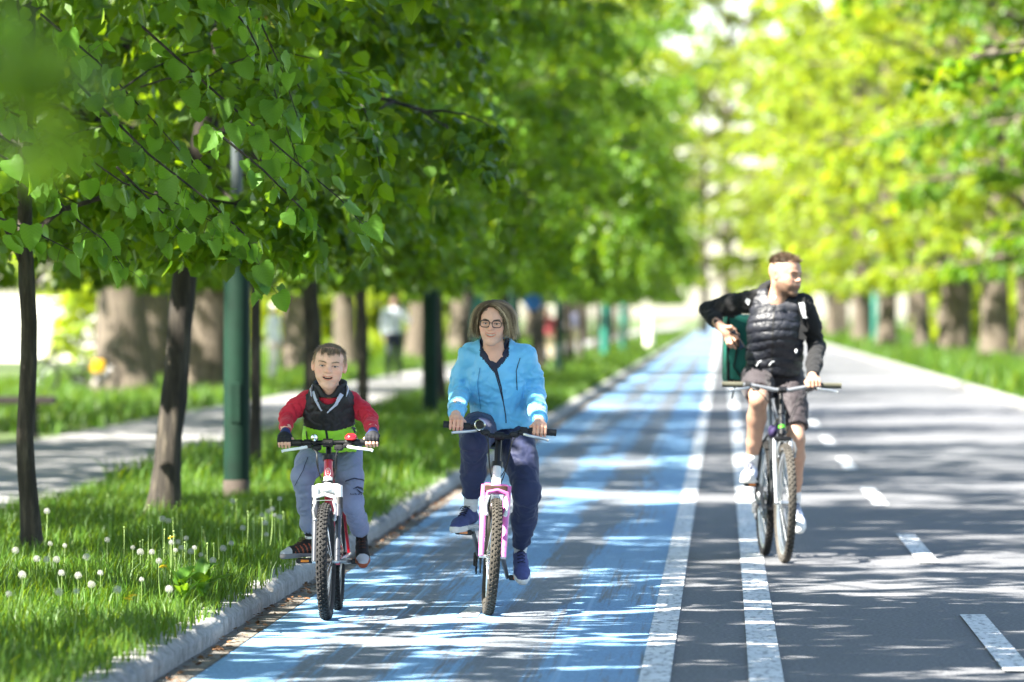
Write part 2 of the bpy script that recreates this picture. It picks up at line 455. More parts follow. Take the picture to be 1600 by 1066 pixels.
me = raw_mesh('cycle_symbol', [(*W(712, 967, 28.07)[:2], .008), (*W(745, 967, 28.07)[:2], .008), (*W(757, 951, 29.05)[:2], .008), (*W(735, 949, 29.17)[:2], .008)], np.array([(0, 1, 2, 3)]), False)
link('cycle_symbol', me, mk, m_white)

# kerb stones
kerb = empty('kerb_left', (0, 0, 0), kind='structure')
kv = []
for s in range(5):
    n1, n2, n3 = 30, 5, 4; r = np.random.default_rng(50 + s)
    V, F = [], []
    g = {}
    def gid(p):
        if p not in g: g[p] = len(V); V.append(p)
        return g[p]
    def face(fix, val, A_, B_):
        o = [k for k in range(3) if k != fix]; n = {0: n2, 1: n1, 2: n3}
        for i in range(n[o[0]]):
            for j in range(n[o[1]]):
                q = []
                for di, dj in ((0, 0), (1, 0), (1, 1), (0, 1)):
                    p = [0, 0, 0]; p[fix] = val * n[fix]; p[o[0]] = i + di; p[o[1]] = j + dj; q.append(gid(tuple(p)))
                if (val == 1) != (fix == 1): F.append(q)
                else: F.append(q[::-1])
    for fx, vl in ((2, 1), (0, 1), (0, 0), (1, 0), (1, 1)): face(fx, vl, 0, 0)
    P = np.array(V, float) / (n2, n1, n3); Q = P.copy()
    Q[:, 0] = (P[:, 0] - .5) * .15; Q[:, 1] = (P[:, 1] - .5) * 3.07; Q[:, 2] = -.01 + P[:, 2] * .118
    ex = np.minimum(P[:, 0], 1 - P[:, 0]) * .15; ey = np.minimum(P[:, 1], 1 - P[:, 1]) * 3.08; ez = (1 - P[:, 2]) * .13
    tp = P[:, 2] > .99; ed = tp & (P[:, 0] > .99); Q[ed, 0] -= .022; Q[ed, 2] -= .014
    ee = tp & ((P[:, 1] < .01) | (P[:, 1] > .99)); Q[ee, 2] -= .012
    nz = fbm(Q * (30, 4, 30) + 9 * s, 3) - .5; Q[:, 2] += nz * .010 * (P[:, 2] > .2); Q[:, 0] += (fbm(Q * (22, 5, 22) + 31 * s, 3) - .5) * .010 * (P[:, 0] > .99)
    chip = tp & (P[:, 0] > .7) & (fbm(Q * (9, 2.5, 9) + 17 * s, 2) > .62); Q[chip, 2] -= .022; Q[chip, 0] -= .012
    me = raw_mesh('kerb_stone', Q, np.array(F), True); me.materials.append(m_kerb); kv.append(me)
for i in range(34):
    o = link('kerb_stone', kv[int(rng.integers(5))], kerb)
    o.location = (RL - .075 + rng.normal(0, .004), 18.5 + i * 3.1, rng.normal(0, .004)); o.rotation_euler = (rng.normal(0, .004), rng.normal(0, .02), rng.normal(0, .005))
MB().box((RL - .075, 510, .055), (.15, 780, .13), bev=.015).build('kerb_run', m_kerb, kerb, smooth=False)
MB().box((RR + .075, 430, .055), (.15, 900, .13), bev=.015).build('kerb_right', m_kerb, None, smooth=False, kind='structure')

# ------------------------------------------------------------------ leaves and grass
def leaf_mat(name, refl, trans, objvar=.18, rough=.45, veins=False, sat=1.):
    m = bpy.data.materials.new(name); m.use_nodes = True; t = m.node_tree; t.nodes.clear()
    out = N(t, 'ShaderNodeOutputMaterial'); at = N(t, 'ShaderNodeAttribute', attribute_name='Col')
    oi = N(t, 'ShaderNodeObjectInfo')
    mr = N(t, 'ShaderNodeMapRange'); mr.inputs['To Min'].default_value = 1 - objvar; mr.inputs['To Max'].default_value = 1 + objvar; t.links.new(oi.outputs['Random'], mr.inputs['Value'])
    tint = mixc(t, 1., at.outputs['Color'], mr.outputs[0], 'MULTIPLY') if not veins else mr.outputs[0]
    if veins:
        tc = N(t, 'ShaderNodeTexCoord'); sp = N(t, 'ShaderNodeSeparateXYZ'); t.links.new(tc.outputs['Object'], sp.inputs[0])
        ab = N(t, 'ShaderNodeMath', operation='ABSOLUTE'); t.links.new(sp.outputs[0], ab.inputs[0])
        ma = N(t, 'ShaderNodeMath', operation='MULTIPLY_ADD'); t.links.new(ab.outputs[0], ma.inputs[0]); ma.inputs[1].default_value = -.75; t.links.new(sp.outputs[1], ma.inputs[2])
        mu = N(t, 'ShaderNodeMath', operation='MULTIPLY'); t.links.new(ma.outputs[0], mu.inputs[0]); mu.inputs[1].default_value = 44.
        si = N(t, 'ShaderNodeMath', operation='SINE'); t.links.new(mu.outputs[0], si.inputs[0])
        vr = ramp(t, si.outputs[0], [(.86, (1, 1, 1)), (.99, (1.22, 1.18, 1.2))]).outputs[0]
        tint = mixc(t, 1., vr, tint, 'MULTIPLY')
    pr = N(t, 'ShaderNodeBsdfPrincipled', Roughness=rough); pr.inputs['Specular IOR Level'].default_value = .18
    tr = N(t, 'ShaderNodeBsdfTranslucent')
    t.links.new(mixc(t, 1., refl, tint, 'MULTIPLY'), pr.inputs['Base Color']); t.links.new(mixc(t, 1., trans, tint, 'MULTIPLY'), tr.inputs['Color'])
    ad = N(t, 'ShaderNodeAddShader'); t.links.new(pr.outputs[0], ad.inputs[0]); t.links.new(tr.outputs[0], ad.inputs[1]); t.links.new(ad.outputs[0], out.inputs[0])
    MATS[name] = m; return m
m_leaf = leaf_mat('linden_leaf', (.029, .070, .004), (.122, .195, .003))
m_leaf_sunlit = leaf_mat('sunlit_leaf', (.072, .116, .008), (.28, .33, .009))  # paler, yellower leaf colour with the glow of sunlit crowns painted in
m_hero = leaf_mat('linden_leaf_near', (.040, .096, .012), (.105, .185, .005), .34, .5, True)
m_grass = leaf_mat('grass_blade', (.026, .066, .006), (.070, .118, .005), 0., .5)
def tints(n, r, spread=.28, yellow=.12):
    v = 1 + (r.random(n) - .5) * 2 * spread; y = r.random(n) ** 2 * yellow * 3
    return np.stack([v * (1 + y), v * (1 + .35 * y), v * (1 - .5 * y)], 1)
def grass(name, n, x0, x1, y0, y1, z, hgt, wid, seed, parent=None, clump=True, label='lush green grass', keep=None):
    r = np.random.default_rng(seed)
    x = r.uniform(x0, x1, n); yy = r.uniform(y0, y1, n)
    den = fbm(np.stack([x * .9, yy * .9, np.full(n, seed * .37)], 1), 3)
    if clump:
        k = r.random(n) < np.clip((den - .25) * 2.6, .25, 1); x, yy, den = x[k], yy[k], den[k]
    if keep is not None:
        k = keep(x, yy); x, yy, den = x[k], yy[k], den[k]
    n = len(x); h = hgt * (.45 + .9 * r.random(n) ** 1.3) * (.55 + .9 * den); a = r.uniform(0, 2 * math.pi, n); ln = h * r.uniform(.08, .75, n)
    wd = wid * r.uniform(.6, 1.3, n); b = a + math.pi / 2 + r.normal(0, .5, n)
    B = np.stack([x, yy, np.full(n, z)], 1); L = np.stack([np.cos(a), np.sin(a), 0 * a], 1); Sd = np.stack([np.cos(b), np.sin(b), 0 * a], 1) * (wd / 2)[:, None]
    up = np.array([0, 0, 1.])
    m1 = B + up * (h * .55)[:, None] + L * (ln * .3)[:, None]; tip = B + up * (h * (1 - .25 * ln / h))[:, None] + L * ln[:, None]
    V = np.stack([B - Sd, B + Sd, m1 - Sd * .8, m1 + Sd * .8, tip], 1).reshape(-1, 3)
    o = np.arange(n)[:, None] * 5
    c = np.repeat(tints(n, r, .3, .16), 5, 0); 
    me = raw_mesh(name, V, [o + np.array([[0, 1, 3, 2]]), o + np.array([[2, 3, 4]])], True, c)
    return link(name, me, parent, m_grass, label, 'grass', kind='stuff')
ov = lambda x, y: np.ones(len(x), bool)
grass('grass', 90000, -5.05, RL - .13, 20, 46, .09, .122, .0075, 1, label='lush verge grass between kerb and footpath near the boy')
grass('grass', 54000, -5.05, RL - .16, 46, 130, .09, .21, .022, 2, label='verge grass beside the kerb beyond the boy')
grass('grass', 16000, -5.05, RL - .16, 130, 420, .09, .26, .06, 3, label='far verge grass fading along the cycle lane')
grass('grass', 44000, -15.3, -7.75, 48, 150, .09, .19, .03, 4, label='sunlit lawn grass beyond the footpath', keep=lambda x, y: ~((np.abs(x + 8.3) < 1.1) & (y > 55) & (y < 66)))
grass('grass', 16000, -15.3, -7.75, 150, 420, .09, .26, .07, 5, label='far lawn grass between old trunks')
grass('grass', 26000, RR + .18, 13, 80, 220, .09, .42, .05, 6, label='tall sunlit grass on the right verge')
grass('grass', 12000, RR + .18, 15, 220, 520, .09, .5, .1, 8, label='distant grass on the right verge')
grass('grass', 22000, -5.05, RL - .13, 5, 20, .09, .13, .010, 11, label='verge grass nearest the camera, below the picture')
grass('grass', 2600, RL - .17, RL - .03, 19, 60, .10, .10, .007, 9, clump=False, label='tufts of grass hanging over the kerb edge')
# ------------------------------------------------------------------ trees
def b_bark(c0, c1):
    def f(t, b, g):
        tc = N(t, 'ShaderNodeTexCoord'); mp = N(t, 'ShaderNodeMapping'); mp.inputs['Scale'].default_value = (14, 14, 2.2); t.links.new(tc.outputs['Object'], mp.inputs['Vector'])
        n = N(t, 'ShaderNodeTexNoise', Scale=1.4, Detail=7., Roughness=.65); t.links.new(mp.outputs[0], n.inputs['Vector'])
        n2 = N(t, 'ShaderNodeTexNoise', Scale=2.2, Detail=4.); t.links.new(tc.outputs['Object'], n2.inputs['Vector'])
        c = ramp(t, n.outputs['Fac'], [(.34, tuple(x * .45 for x in c0)), (.5, c0), (.68, c1)]).outputs[0]
        li = ramp(t, n2.outputs['Fac'], [(.58, (0, 0, 0)), (.72, (.6, .6, .6))]).outputs[0]
        t.links.new(mixc(t, li, c, (.075, .08, .055)), b.inputs['Base Color']); b.inputs['Roughness'].default_value = .93
        bump(t, b, n.outputs['Fac'], .9, .03)
    return f
m_bark_y = surf_mat('young_bark', b_bark((.030, .024, .017), (.085, .070, .050)))
m_bark_o = surf_mat('old_bark', b_bark((.095, .075, .054), (.20, .16, .12)))
LEAF_T = np.array([(0, 0, 0), (.40, .16, .07), (.42, .55, .05), (0, 1.05, -.10), (-.42, .55, .05), (-.40, .16, .07)])
HOLES = []                      # gaps cut in the crowns along the sun's rays to light chosen spots
def leaf_mesh(name, P, A, Nn, size, r):
    A = A / np.linalg.norm(A, axis=1)[:, None]; Nn = Nn - A * (Nn * A).sum(1)[:, None]; Nn /= np.linalg.norm(Nn, axis=1)[:, None] + 1e-9
    X = np.cross(A, Nn); s = size[:, None, None]
    V = P[:, None] + s * (LEAF_T[None, :, 0:1] * X[:, None] + LEAF_T[None, :, 1:2] * A[:, None] + LEAF_T[None, :, 2:3] * Nn[:, None])
    o = np.arange(len(P))[:, None] * 6
    F = np.vstack([o + np.array([[0, 1, 2, 3]]), o + np.array([[0, 3, 4, 5]])])
    return raw_mesh(name, V.reshape(-1, 3), F, False, np.repeat(tints(len(P), r), 6, 0))
def skeleton(seed, trunk, H, zb, rad, n_limb=15, n_sec=9, n_twig=8, n_leaf=9, r_trunk=.09, droop=1.):
    """rad(t): crown radius at height fraction t. returns branches and leaf frames, trunk foot at the origin"""
    r = np.random.default_rng(seed); br = []; tw_s, tw_d, tw_l = [], [], []
    tz = np.array(trunk, float)
    def tp(z): return np.array([np.interp(z, tz[:, 2], tz[:, 0]), np.interp(z, tz[:, 2], tz[:, 1]), z])
    az = r.uniform(0, 6.28)
    for i in range(n_limb):
        f = (i + r.uniform(0, .8)) / n_limb; z = zb * .8 + (H * .93 - zb * .8) * f; az += 2.4 + r.normal(0, .35)
        L = max(.5, rad(f) * r.uniform(.8, 1.12)); e0 = math.radians(r.uniform(18, 42) + 30 * f); e1 = math.radians(-38 * droop + 62 * f)
        p = tp(min(z, tz[-1, 2])); pts = [p]; n = 7
        for k in range(n):
            e = e0 + (e1 - e0) * ((k + .5) / n); a = az + .25 * math.sin(k * 1.3 + i)
            p = p + L / n * np.array([math.cos(a) * math.cos(e), math.sin(a) * math.cos(e), math.sin(e)]); p[2] = max(p[2], zb + r.uniform(0, .15)); pts.append(p)
        pts = np.array(pts); r0 = max(.012, r_trunk * .38 * (1 - .5 * f)); br.append((pts, np.linspace(r0, .006, n + 1)))
        for j in range(n_sec):
            s = .18 + .82 * (j + r.random()) / n_sec; q = s * n; k = min(int(q), n - 1); p0 = pts[k] + (pts[k+1] - pts[k]) * (q - k)
            d0 = unit(pts[k+1] - pts[k]); sd = (-1) ** j; a = math.atan2(d0[1], d0[0]) + sd * math.radians(r.uniform(28, 80)); l = L * r.uniform(.22, .42) * (1.15 - .55 * s) + .15
            e = math.asin(np.clip(d0[2], -1, 1)) + math.radians(r.uniform(-18, 30)); sp = [p0]; p = p0
            for m in range(4):
                p = p + l / 4 * np.array([math.cos(a) * math.cos(e), math.sin(a) * math.cos(e), math.sin(e)]); e -= math.radians(11 * droop); p[2] = max(p[2], zb); sp.append(p)
            sp = np.array(sp); br.append((sp, np.linspace(max(.005, r0 * .4), .003, 5)))
            for m in range(n_twig):
                q = 4 * (.15 + .85 * (m + r.random()) / n_twig); k2 = min(int(q), 3); p1 = sp[k2] + (sp[k2+1] - sp[k2]) * min(q - k2, 1)
                a2 = a + r.uniform(-1.3, 1.3); e2 = e + math.radians(r.uniform(-35, 40))
                tw_s.append(p1); tw_d.append((math.cos(a2) * math.cos(e2), math.sin(a2) * math.cos(e2), math.sin(e2))); tw_l.append(r.uniform(.22, .55))
    s, d, l = np.array(tw_s), np.array(tw_d), np.array(tw_l); P, A, Nn = [], [], []
    for j in range(n_leaf):
        t = (j + .6) / n_leaf; q = s + d * (l * t)[:, None]; q[:, 2] -= .22 * droop * l * t * t
        side = np.cross(d, (0, 0, 1.)); side /= np.linalg.norm(side, axis=1)[:, None] + 1e-6
        a = d * .5 + side * ((-1) ** j) * .8 + r.normal(0, .35, s.shape); a[:, 2] -= r.uniform(.1, 1.1, len(s))
        nn = r.normal(0, .55, s.shape); nn[:, 2] += 1.
        q = q + r.normal(0, .03, q.shape); P.append(q); A.append(a); Nn.append(nn)
    P = np.vstack(P); A = np.vstack(A); Nn = np.vstack(Nn); k = P[:, 2] > zb - .25
    return br, P[k], A[k], Nn[k]
def trunk_mesh(pts, r0, r1, flare=1.35, n=14, seed=0, limbs=None):
    P = np.array(pts, float); m = 26; t = np.linspace(0, 1, m) ** 1.25; cum = np.concatenate([[0], np.cumsum(np.linalg.norm(np.diff(P, axis=0), axis=1))]); cum /= cum[-1]
    Q = np.stack([np.interp(t, cum, P[:, c]) for c in range(3)], 1)
    rr = r0 + (r1 - r0) * t; z = Q[:, 2] - Q[0, 2]; rr = rr * (1 + (flare - 1) * np.exp(-z / (.9 * r0 + .12)))
    b = MB().tube(Q, rr, n); V = b.v[0]
    ax = np.repeat(Q, n, 0); k = len(ax); dv = V[:k] - ax
    V[:k] = ax + dv * (1 + (fbm(np.stack([V[:k, 0] / r0 * 2.2, V[:k, 1] / r0 * 2.2, V[:k, 2] * 1.6 + seed], 1), 3) - .5) * .46)[:, None]
    return b
def make_tree(sk, trunk, r0, r1, bark, loc, label, group=None, holes=False, size=(.085, .13), seed=0, keep=None, flare=1.35, name='linden_tree', lm=None, extra=None):
    br, P, A, Nn = sk; r = np.random.default_rng(seed + 900); root = empty(name, loc, label=label, cat='tree', group=group)
    trunk_mesh(trunk, r0, r1, flare, 18, seed).build('trunk', bark, root)
    b = MB()
    for pts, rr in br:
        if keep is not None and len(pts) > 5 and not keep(pts + np.asarray(loc)).all(): continue
        if keep is not None and not keep(pts + np.asarray(loc)).any(): continue
        b.tube(pts, rr, 5, cap=False)
    b.build('branches', bark, root, kind='stuff')
    k = np.ones(len(P), bool); Wd = P + np.asarray(loc)
    if holes:
        sd = np.array(SUN_DIR)
        for c, rad in HOLES:
            q = Wd - np.asarray(c); t = q @ sd; dist = np.linalg.norm(q - t[:, None] * sd, axis=1); k &= ~((dist < rad + .07) & (t > .8))
    if keep is not None: k &= keep(Wd)
    if extra is not None:  # added leaf clusters, turned to the sun to cast shade
        e = extra - np.asarray(loc); P = np.vstack([P, e]); n_ = len(e); A = np.vstack([A, r.normal(0, 1, (n_, 3))]); Nn = np.vstack([Nn, r.normal(0, .35, (n_, 3)) + np.array(SUN_DIR)]); k = np.concatenate([k, np.ones(n_, bool)])
    P, A, Nn = P[k], A[k], Nn[k]
    link('crown', leaf_mesh('crown', P, A, Nn, r.uniform(*size, len(P)), r), root, lm or m_leaf, kind='stuff')
    return root
def straight(h, lean=(0, 0), wob=.03, seed=0):
    r = np.random.default_rng(seed); z = np.linspace(0, h, 6)
    return [(lean[0] * q / h + (r.normal(0, wob) if i else 0), lean[1] * q / h + (r.normal(0, wob) if i else 0), q) for i, q in enumerate(z)]
def gp(u, d, z=.09): return np.array([(u - VPX) * d / FPX, d, z])

# spots given sun by cut gaps (road patches and lit sleeves, thighs, face); elsewhere crowns and added leaf clusters filter it
def hole(u, v, d, r): HOLES.append((W(u, v, d), r))
def ghole(x, d, r): HOLES.append((np.array([x, d, 0.]), r))
HOLE_SPEC = True

# young row along the verge
yr = lambda lo, hi: (lambda f: lo + (hi - lo) * math.sin(min(1, .15 + f * 1.3) * 1.6) if f < .8 else hi * (1.15 - f) * 2)
for x in [(712, 625, 28.9, .13), (838, 645, 28.8, .12), (812, 705, 28.8, .13), (735, 560, 29., .07), (1226, 434, 35.05, .2), (1180, 680, 35., .20), (1240, 690, 35., .14), (1228, 740, 34.5, .22), (560, 640, 28., .05)]: hole(*x)
_hr = np.random.default_rng(21)
for d, n, xa, xb, ra, rb in ((24.0, 4, .3, 4, .02, .06), (26.0, 4, -1.9, .2, .02, .07), (27.7, 5, -1.7, .5, .02, .07), (28.9, 11, -1.5, .6, .03, .11), (29.5, 10, -2.0, .9, .03, .11), (31.2, 6, -.6, 2.2, .03, .09), (33.2, 8, .4, 4.2, .08, .2), (34.3, 16, .5, 4.4, .14, .26), (34.9, 18, .1, 4.5, .16, .30), (35.6, 12, .4, 4.4, .1, .22), (38.2, 4, 1, 4.4, .05, .12), (41.2, 4, .6, 4.3, .06, .14), (44.5, 12, 1.4, 4.6, .10, .22), (47, 4, .5, 2, .06, .14), (52., 8, .8, 4.6, .10, .22), (57, 3, .5, 3, .08, .2), (62, 10, .8, 4.6, .12, .28)):
    for q in range(n): ghole(xa + (xb - xa) * (q + _hr.random()) / n, d + _hr.normal(0, .14), _hr.uniform(ra, rb))
for _ in range(26): HOLES.append((np.array([_hr.uniform(-5., -2.5), _hr.uniform(24, 44), .15]), _hr.uniform(.07, .2)))
HOLES.append((np.array([-4.6, 33.6, .15]), .3)); HOLES.append((np.array([-3.9, 34.2, .15]), .25)); HOLES.append((np.array([-2.75, 25.8, .15]), .16))

def px_trunk(pts, d, foot):          # trunk course given by points seen along it
    return [tuple(W(u, v, d) - np.array([foot[0], foot[1], foot[2]])) for u, v in pts]
fA = gp(47, 33.3); tA = px_trunk([(47, 863), (42, 780), (34, 700), (41, 600), (43, 520), (38, 430), (35, 330), (38, 200), (42, 0), (40, -300), (38, -900)], 33.3, fA)
fB = gp(254, 39.); tB = px_trunk([(254, 808), (262, 700), (272, 600), (282, 480), (292, 380), (318, 210), (345, 60), (372, -100), (395, -500), (400, -1000)], 39., fB)
fC = gp(397, 49.5); tC = px_trunk([(397, 743), (398, 600), (398, 450), (402, 250), (400, 0), (404, -500), (404, -800)], 49.5, fC)
def sees(umax):                      # how far low sprigs hang out over the lane
    return lambda Wd: ~((VPX + Wd[:, 0] / Wd[:, 1] * FPX > umax) & (Wd[:, 2] < 1.5 + 520 * Wd[:, 1] / FPX))
tree_a = make_tree(skeleton(11, tA, 6.6, 1.95, lambda f: 1.9 + 1.6 * f, 20, 10, 9, 9, .05), tA, .052, .03, m_bark_y, fA, 'young linden with the slimmest dark trunk, first in the verge, nearest the boy', 'young lindens along the verge', True, seed=1, keep=sees(600), flare=1.4)
make_tree(skeleton(12, tB, 7.4, 2.05, lambda f: 1.9 + 1.7 * f, 20, 10, 9, 9, .09), tB, .092, .06, m_bark_y, fB, 'young linden with thick leaning trunk, between the slim trunk and the near green lamp post', 'young lindens along the verge', True, seed=2, keep=sees(790), flare=1.4)
make_tree(skeleton(13, tC, 7.2, 2.0, lambda f: 2.4 + 1.2 * f, 16, 9, 8, 9, .06), tC, .052, .035, m_bark_y, fC, 'young linden with straight slim trunk just behind the near green lamp post', 'young lindens along the verge', True, seed=3, keep=sees(960), flare=1.6)
def shade_sprays(spots, t0, t1, seed):          # unseen leaf clusters added in a crown to block sun from chosen spots
    r = np.random.default_rng(seed); sd = np.array(SUN_DIR); a = unit(np.cross(sd, (0, 0, 1))); b = np.cross(sd, a); out = []
    for c, rad, n in spots:
        q = np.sqrt(r.random(n)) * rad; th = r.uniform(0, 6.28, n); out.append(np.asarray(c) + sd * r.uniform(t0, t1, n)[:, None] + a * (q * np.cos(th))[:, None] + b * (q * np.sin(th))[:, None])
    return np.vstack(out)
shade = shade_sprays([(W(513, 575, 28.2), .20, 60), (W(512, 660, 28.3), .27, 95), (W(512, 760, 28.3), .25, 80), (W(512, 850, 28.3), .2, 50), (W(771, 508, 28.9), .19, 60), (W(776, 600, 29.), .20, 60), (W(735, 720, 28.8), .16, 36), (W(818, 800, 28.8), .16, 36)] + [((x, d, 0.), .36, 34) for d in (23.6, 24.6, 25.3, 26.7, 27.2, 30.4, 31., 32.) for x in (-1.9, -1.3, -.7, -.1)], 4.6, 6.2, 5)
# crowns that reach over the riders from outside the picture
for i, (x, d, zb, rr) in enumerate(((-4.3, 27.3, 3.25, 3.6), (-4.4, 21., 3.1, 3.6))):
    t = straight(11., (.1, .1), .06, 70 + i)
    make_tree(skeleton(80 + i, t, 11.6, zb, lambda f: 2.8 + 2.2 * math.sin(f * 2.6), 25, 10, 9, 9, .08, .5), t, .11, .04, m_bark_y, (x, d, .09), ['linden reaching over the boy from beyond the picture edge', 'linden shading the near cycle lane from beyond the picture edge', 'linden beside the camera shading the near road'][i], 'lindens beside the picture', True, (.12, .18), seed=20 + i, extra=shade if i == 0 else None)
pathshade = shade_sprays([((x, d, .1), .95, 80) for d in np.arange(38, 64, 2.2) for x in (-5.6, -7.0)], 7., 10., 9)
for i, (x, d) in enumerate(((-10.6, 33), (-10.9, 45), (-10.3, 57), (-11.2, 68), (-11.4, 80))):
    ho = 18. if i < 2 else 13.5; t = straight(ho - 1.5, (.4, .1), .12, 40 + i)
    make_tree(skeleton(100 + i, t, ho, 4.2, lambda f: 3.8 + 3.2 * math.sin(min(1, f * 1.2) * 2.4), 25, 10, 9, 8, .3, .6), t, .42, .2, m_bark_o, (x, d, .09), 'old linden with tall crown beyond the footpath, outside the picture', 'old lindens beside the picture', True, (.16, .23), seed=40 + i, extra=pathshade if i == 1 else None)

# shared kinds for the rows farther off
proto = []
for i in range(3):
    t = straight(6.6, (.15 * (i - 1), 0), .05, 200 + i)
    proto.append(make_tree(skeleton(210 + i, t, 7.6 + .4 * i, 2.05, lambda f: 2.7 + .9 * math.sin(f * 2.8), 17, 10, 11, 10, .09), t, .105, .05, m_bark_y, (0, 0, 0), 'x', seed=60 + i, size=(.08, .12)))
old = []
for i in range(3):
    t = straight(12.5, (.3 * (i - 1), .2), .12, 300 + i)
    old.append(make_tree(skeleton(310 + i, t, 15.5, 2.5 if i else 3.3, lambda f: 3.2 + 2.6 * math.sin(min(1, .1 + f) * 2.7), 22, 10, 8, 8, .4, .9), t, .56, .22, m_bark_o, (0, 0, 0), 'x', seed=90 + i, size=(.14, .21), lm=m_leaf_sunlit))
used = set()
def place(pr, x, d, rz, label, group, s=1., tw=None, dark=False):
    o = pr if pr.name not in used else copy_tree(pr); used.add(pr.name)
    o.location = (x, d, .09); o.rotation_euler = (0, 0, rz); o.scale = (s, s, s); o['label'] = label; o['group'] = group; o['category'] = 'tree'
    if dark:  # darker leaf colour stands in for boughs lying in shade
        for c in o.children:
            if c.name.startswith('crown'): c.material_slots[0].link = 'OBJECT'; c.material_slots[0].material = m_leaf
    if tw:
        for c in o.children:
            if c.name.startswith('trunk'): c.scale = (tw, tw, 1)
    return o
Yg = 'young lindens along the verge'
for i, (x, d, lab, tw) in enumerate([
    (-4.4, 61, 'young linden with dark trunk right behind the boy', 1.), (-5.0, 79, 'thin dark linden trunk between the boy and the woman', .52),
    (-4.2, 84, 'young linden whose pale trunk stands just past the second green lamp post', 1.1), (-4.5, 71, 'young linden arching over the gap before the second lamp post', .7),
    (-4.3, 96, 'young linden behind the woman, trunk hidden by her shoulder', .9), (-4.1, 108, 'young linden behind the woman, its crown over the lane', .9),
    (-4.0, 121, 'young linden next to the third green lamp post', .9), (-4.3, 136, 'young linden beside the blurred pedestrian in red', .9),
    (-4.1, 152, 'dark trunked linden before the turquoise lamp post', 1.), (-4.2, 168, 'dark trunked linden behind the turquoise lamp post', 1.)]):
    place(proto[i % 3], x, d, i * 2.1 + .4, lab, Yg, 1. + .05 * ((i * 7) % 3 - 1), tw)
for i, d in enumerate((186, 206, 230, 258, 290)): place(proto[(i + 1) % 3], -4.2 - .2 * i, d, i * 1.7, 'blurred linden at the far end of the verge row', 'far lindens of the verge row', 1.05)
Og = 'old lindens beyond the footpath'
for i, (u, d, lab, tw) in enumerate([
    (192, 101, 'old linden with very thick sunlit pale trunk behind the bench', .85), (318, 106, 'old linden with thick dark trunk behind the leaning young trunk', .82),
    (464, 140, 'old linden with pale grey trunk left of the boy', .6), (540, 150, 'old linden with dark trunk directly behind the boy head', .55),
    (652, 176, 'old linden with dark trunk behind the standing pedestrian', .6), (720, 214, 'old linden with pale sunlit trunk left of the woman head', .75),
    (236, 118, 'old linden with dark trunk tucked behind the thick pale trunk', .8), (780, 262, 'old linden far back behind the woman', .8), (832, 318, 'old linden farthest back in the footpath row', .8)]):
    place(old[i % 3], (u - VPX) * d / FPX, d, i * 1.9, lab, Og, 1., tw)
Rg = 'old lindens along the right verge'
for i, (u, d, lab, tw) in enumerate([
    (1488, 183, 'old linden with broad pale trunk on the right verge', .95), (1556, 160, 'old linden with broad brown trunk near the right picture edge', .75), (1612, 146, 'old linden at the very right picture edge', .7),
    (1384, 215, 'old linden with slender pale trunk past the broad right trunks', .62), (1440, 204, 'old linden with dark trunk between the pale right trunks', .5), (1345, 262, 'old linden far along the right verge beside green posts', .7),
    (1300, 305, 'old linden near the far end of the right verge', .7), (1262, 350, 'old linden behind the far right cyclist head', .7)]):
    place(old[(i + 1) % 3], (u - VPX) * d / FPX, d, i * 2.3 + .5, lab, Rg, 1., tw)
t = straight(11.5, (-.5, 0), .1, 55)
make_tree(skeleton(56, t, 12.5, 4.1, lambda f: 4.2 + 1.8 * math.sin(f * 2.8), 20, 10, 9, 8, .3, .8), t, .34, .18, m_bark_o, (7.1, 62, .09), 'linden just right of the picture, its dark boughs hanging into the top right corner', 'lindens right of the picture', False, (.12, .18), seed=57)
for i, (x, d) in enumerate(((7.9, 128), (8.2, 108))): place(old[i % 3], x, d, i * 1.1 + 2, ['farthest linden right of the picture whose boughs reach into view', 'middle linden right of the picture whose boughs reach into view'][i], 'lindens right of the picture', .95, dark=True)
# the far end, where the avenue closes
for i, (x, d, s) in enumerate(((-11, 400, 1.5), (13, 395, 1.5), (21, 420, 1.6), (-19, 410, 1.5), (15, 520, 2.2), (-14, 525, 2.2), (27, 480, 2.), (-1.5, 455, 1.5), (6.5, 470, 1.6), (-7.5, 305, 1.2), (-7., 350, 1.4), (8.5, 335, 1.25), (8., 380, 1.45), (0.5, 540, 2.3))):
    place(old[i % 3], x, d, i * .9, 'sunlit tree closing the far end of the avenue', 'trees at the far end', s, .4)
# sunlit trees across the lawn, past the pale wall
for i, (x, d, s) in enumerate(((-24, 150, .8), (-30, 175, 1.), (-22, 190, .7), (-36, 215, 1.1), (-26, 235, .9), (-33, 270, 1.1), (-24, 290, .9), (-42, 300, 1.2), (-30, 350, 1.2), (-48, 260, 1.2))):
    place(old[i % 3], x, d, i * 1.3, 'sunlit leafy tree beyond the pale wall', 'trees beyond the pale wall', s)
for i, (x, d, s) in enumerate(((16, 175, .9), (19, 210, 1.), (17, 245, 1.), (22, 290, 1.1), (18, 150, .9), (25, 240, 1.1), (15, 330, 1.))):
    place(old[(i + 2) % 3], x, d, i * 1.9, 'leafy tree behind the right verge lindens', 'trees behind the right verge', s, .35)
place(proto[1], -9.2, 75, 1., 'thin sapling standing behind the bench', 'saplings on the lawn', 1.0, .32)

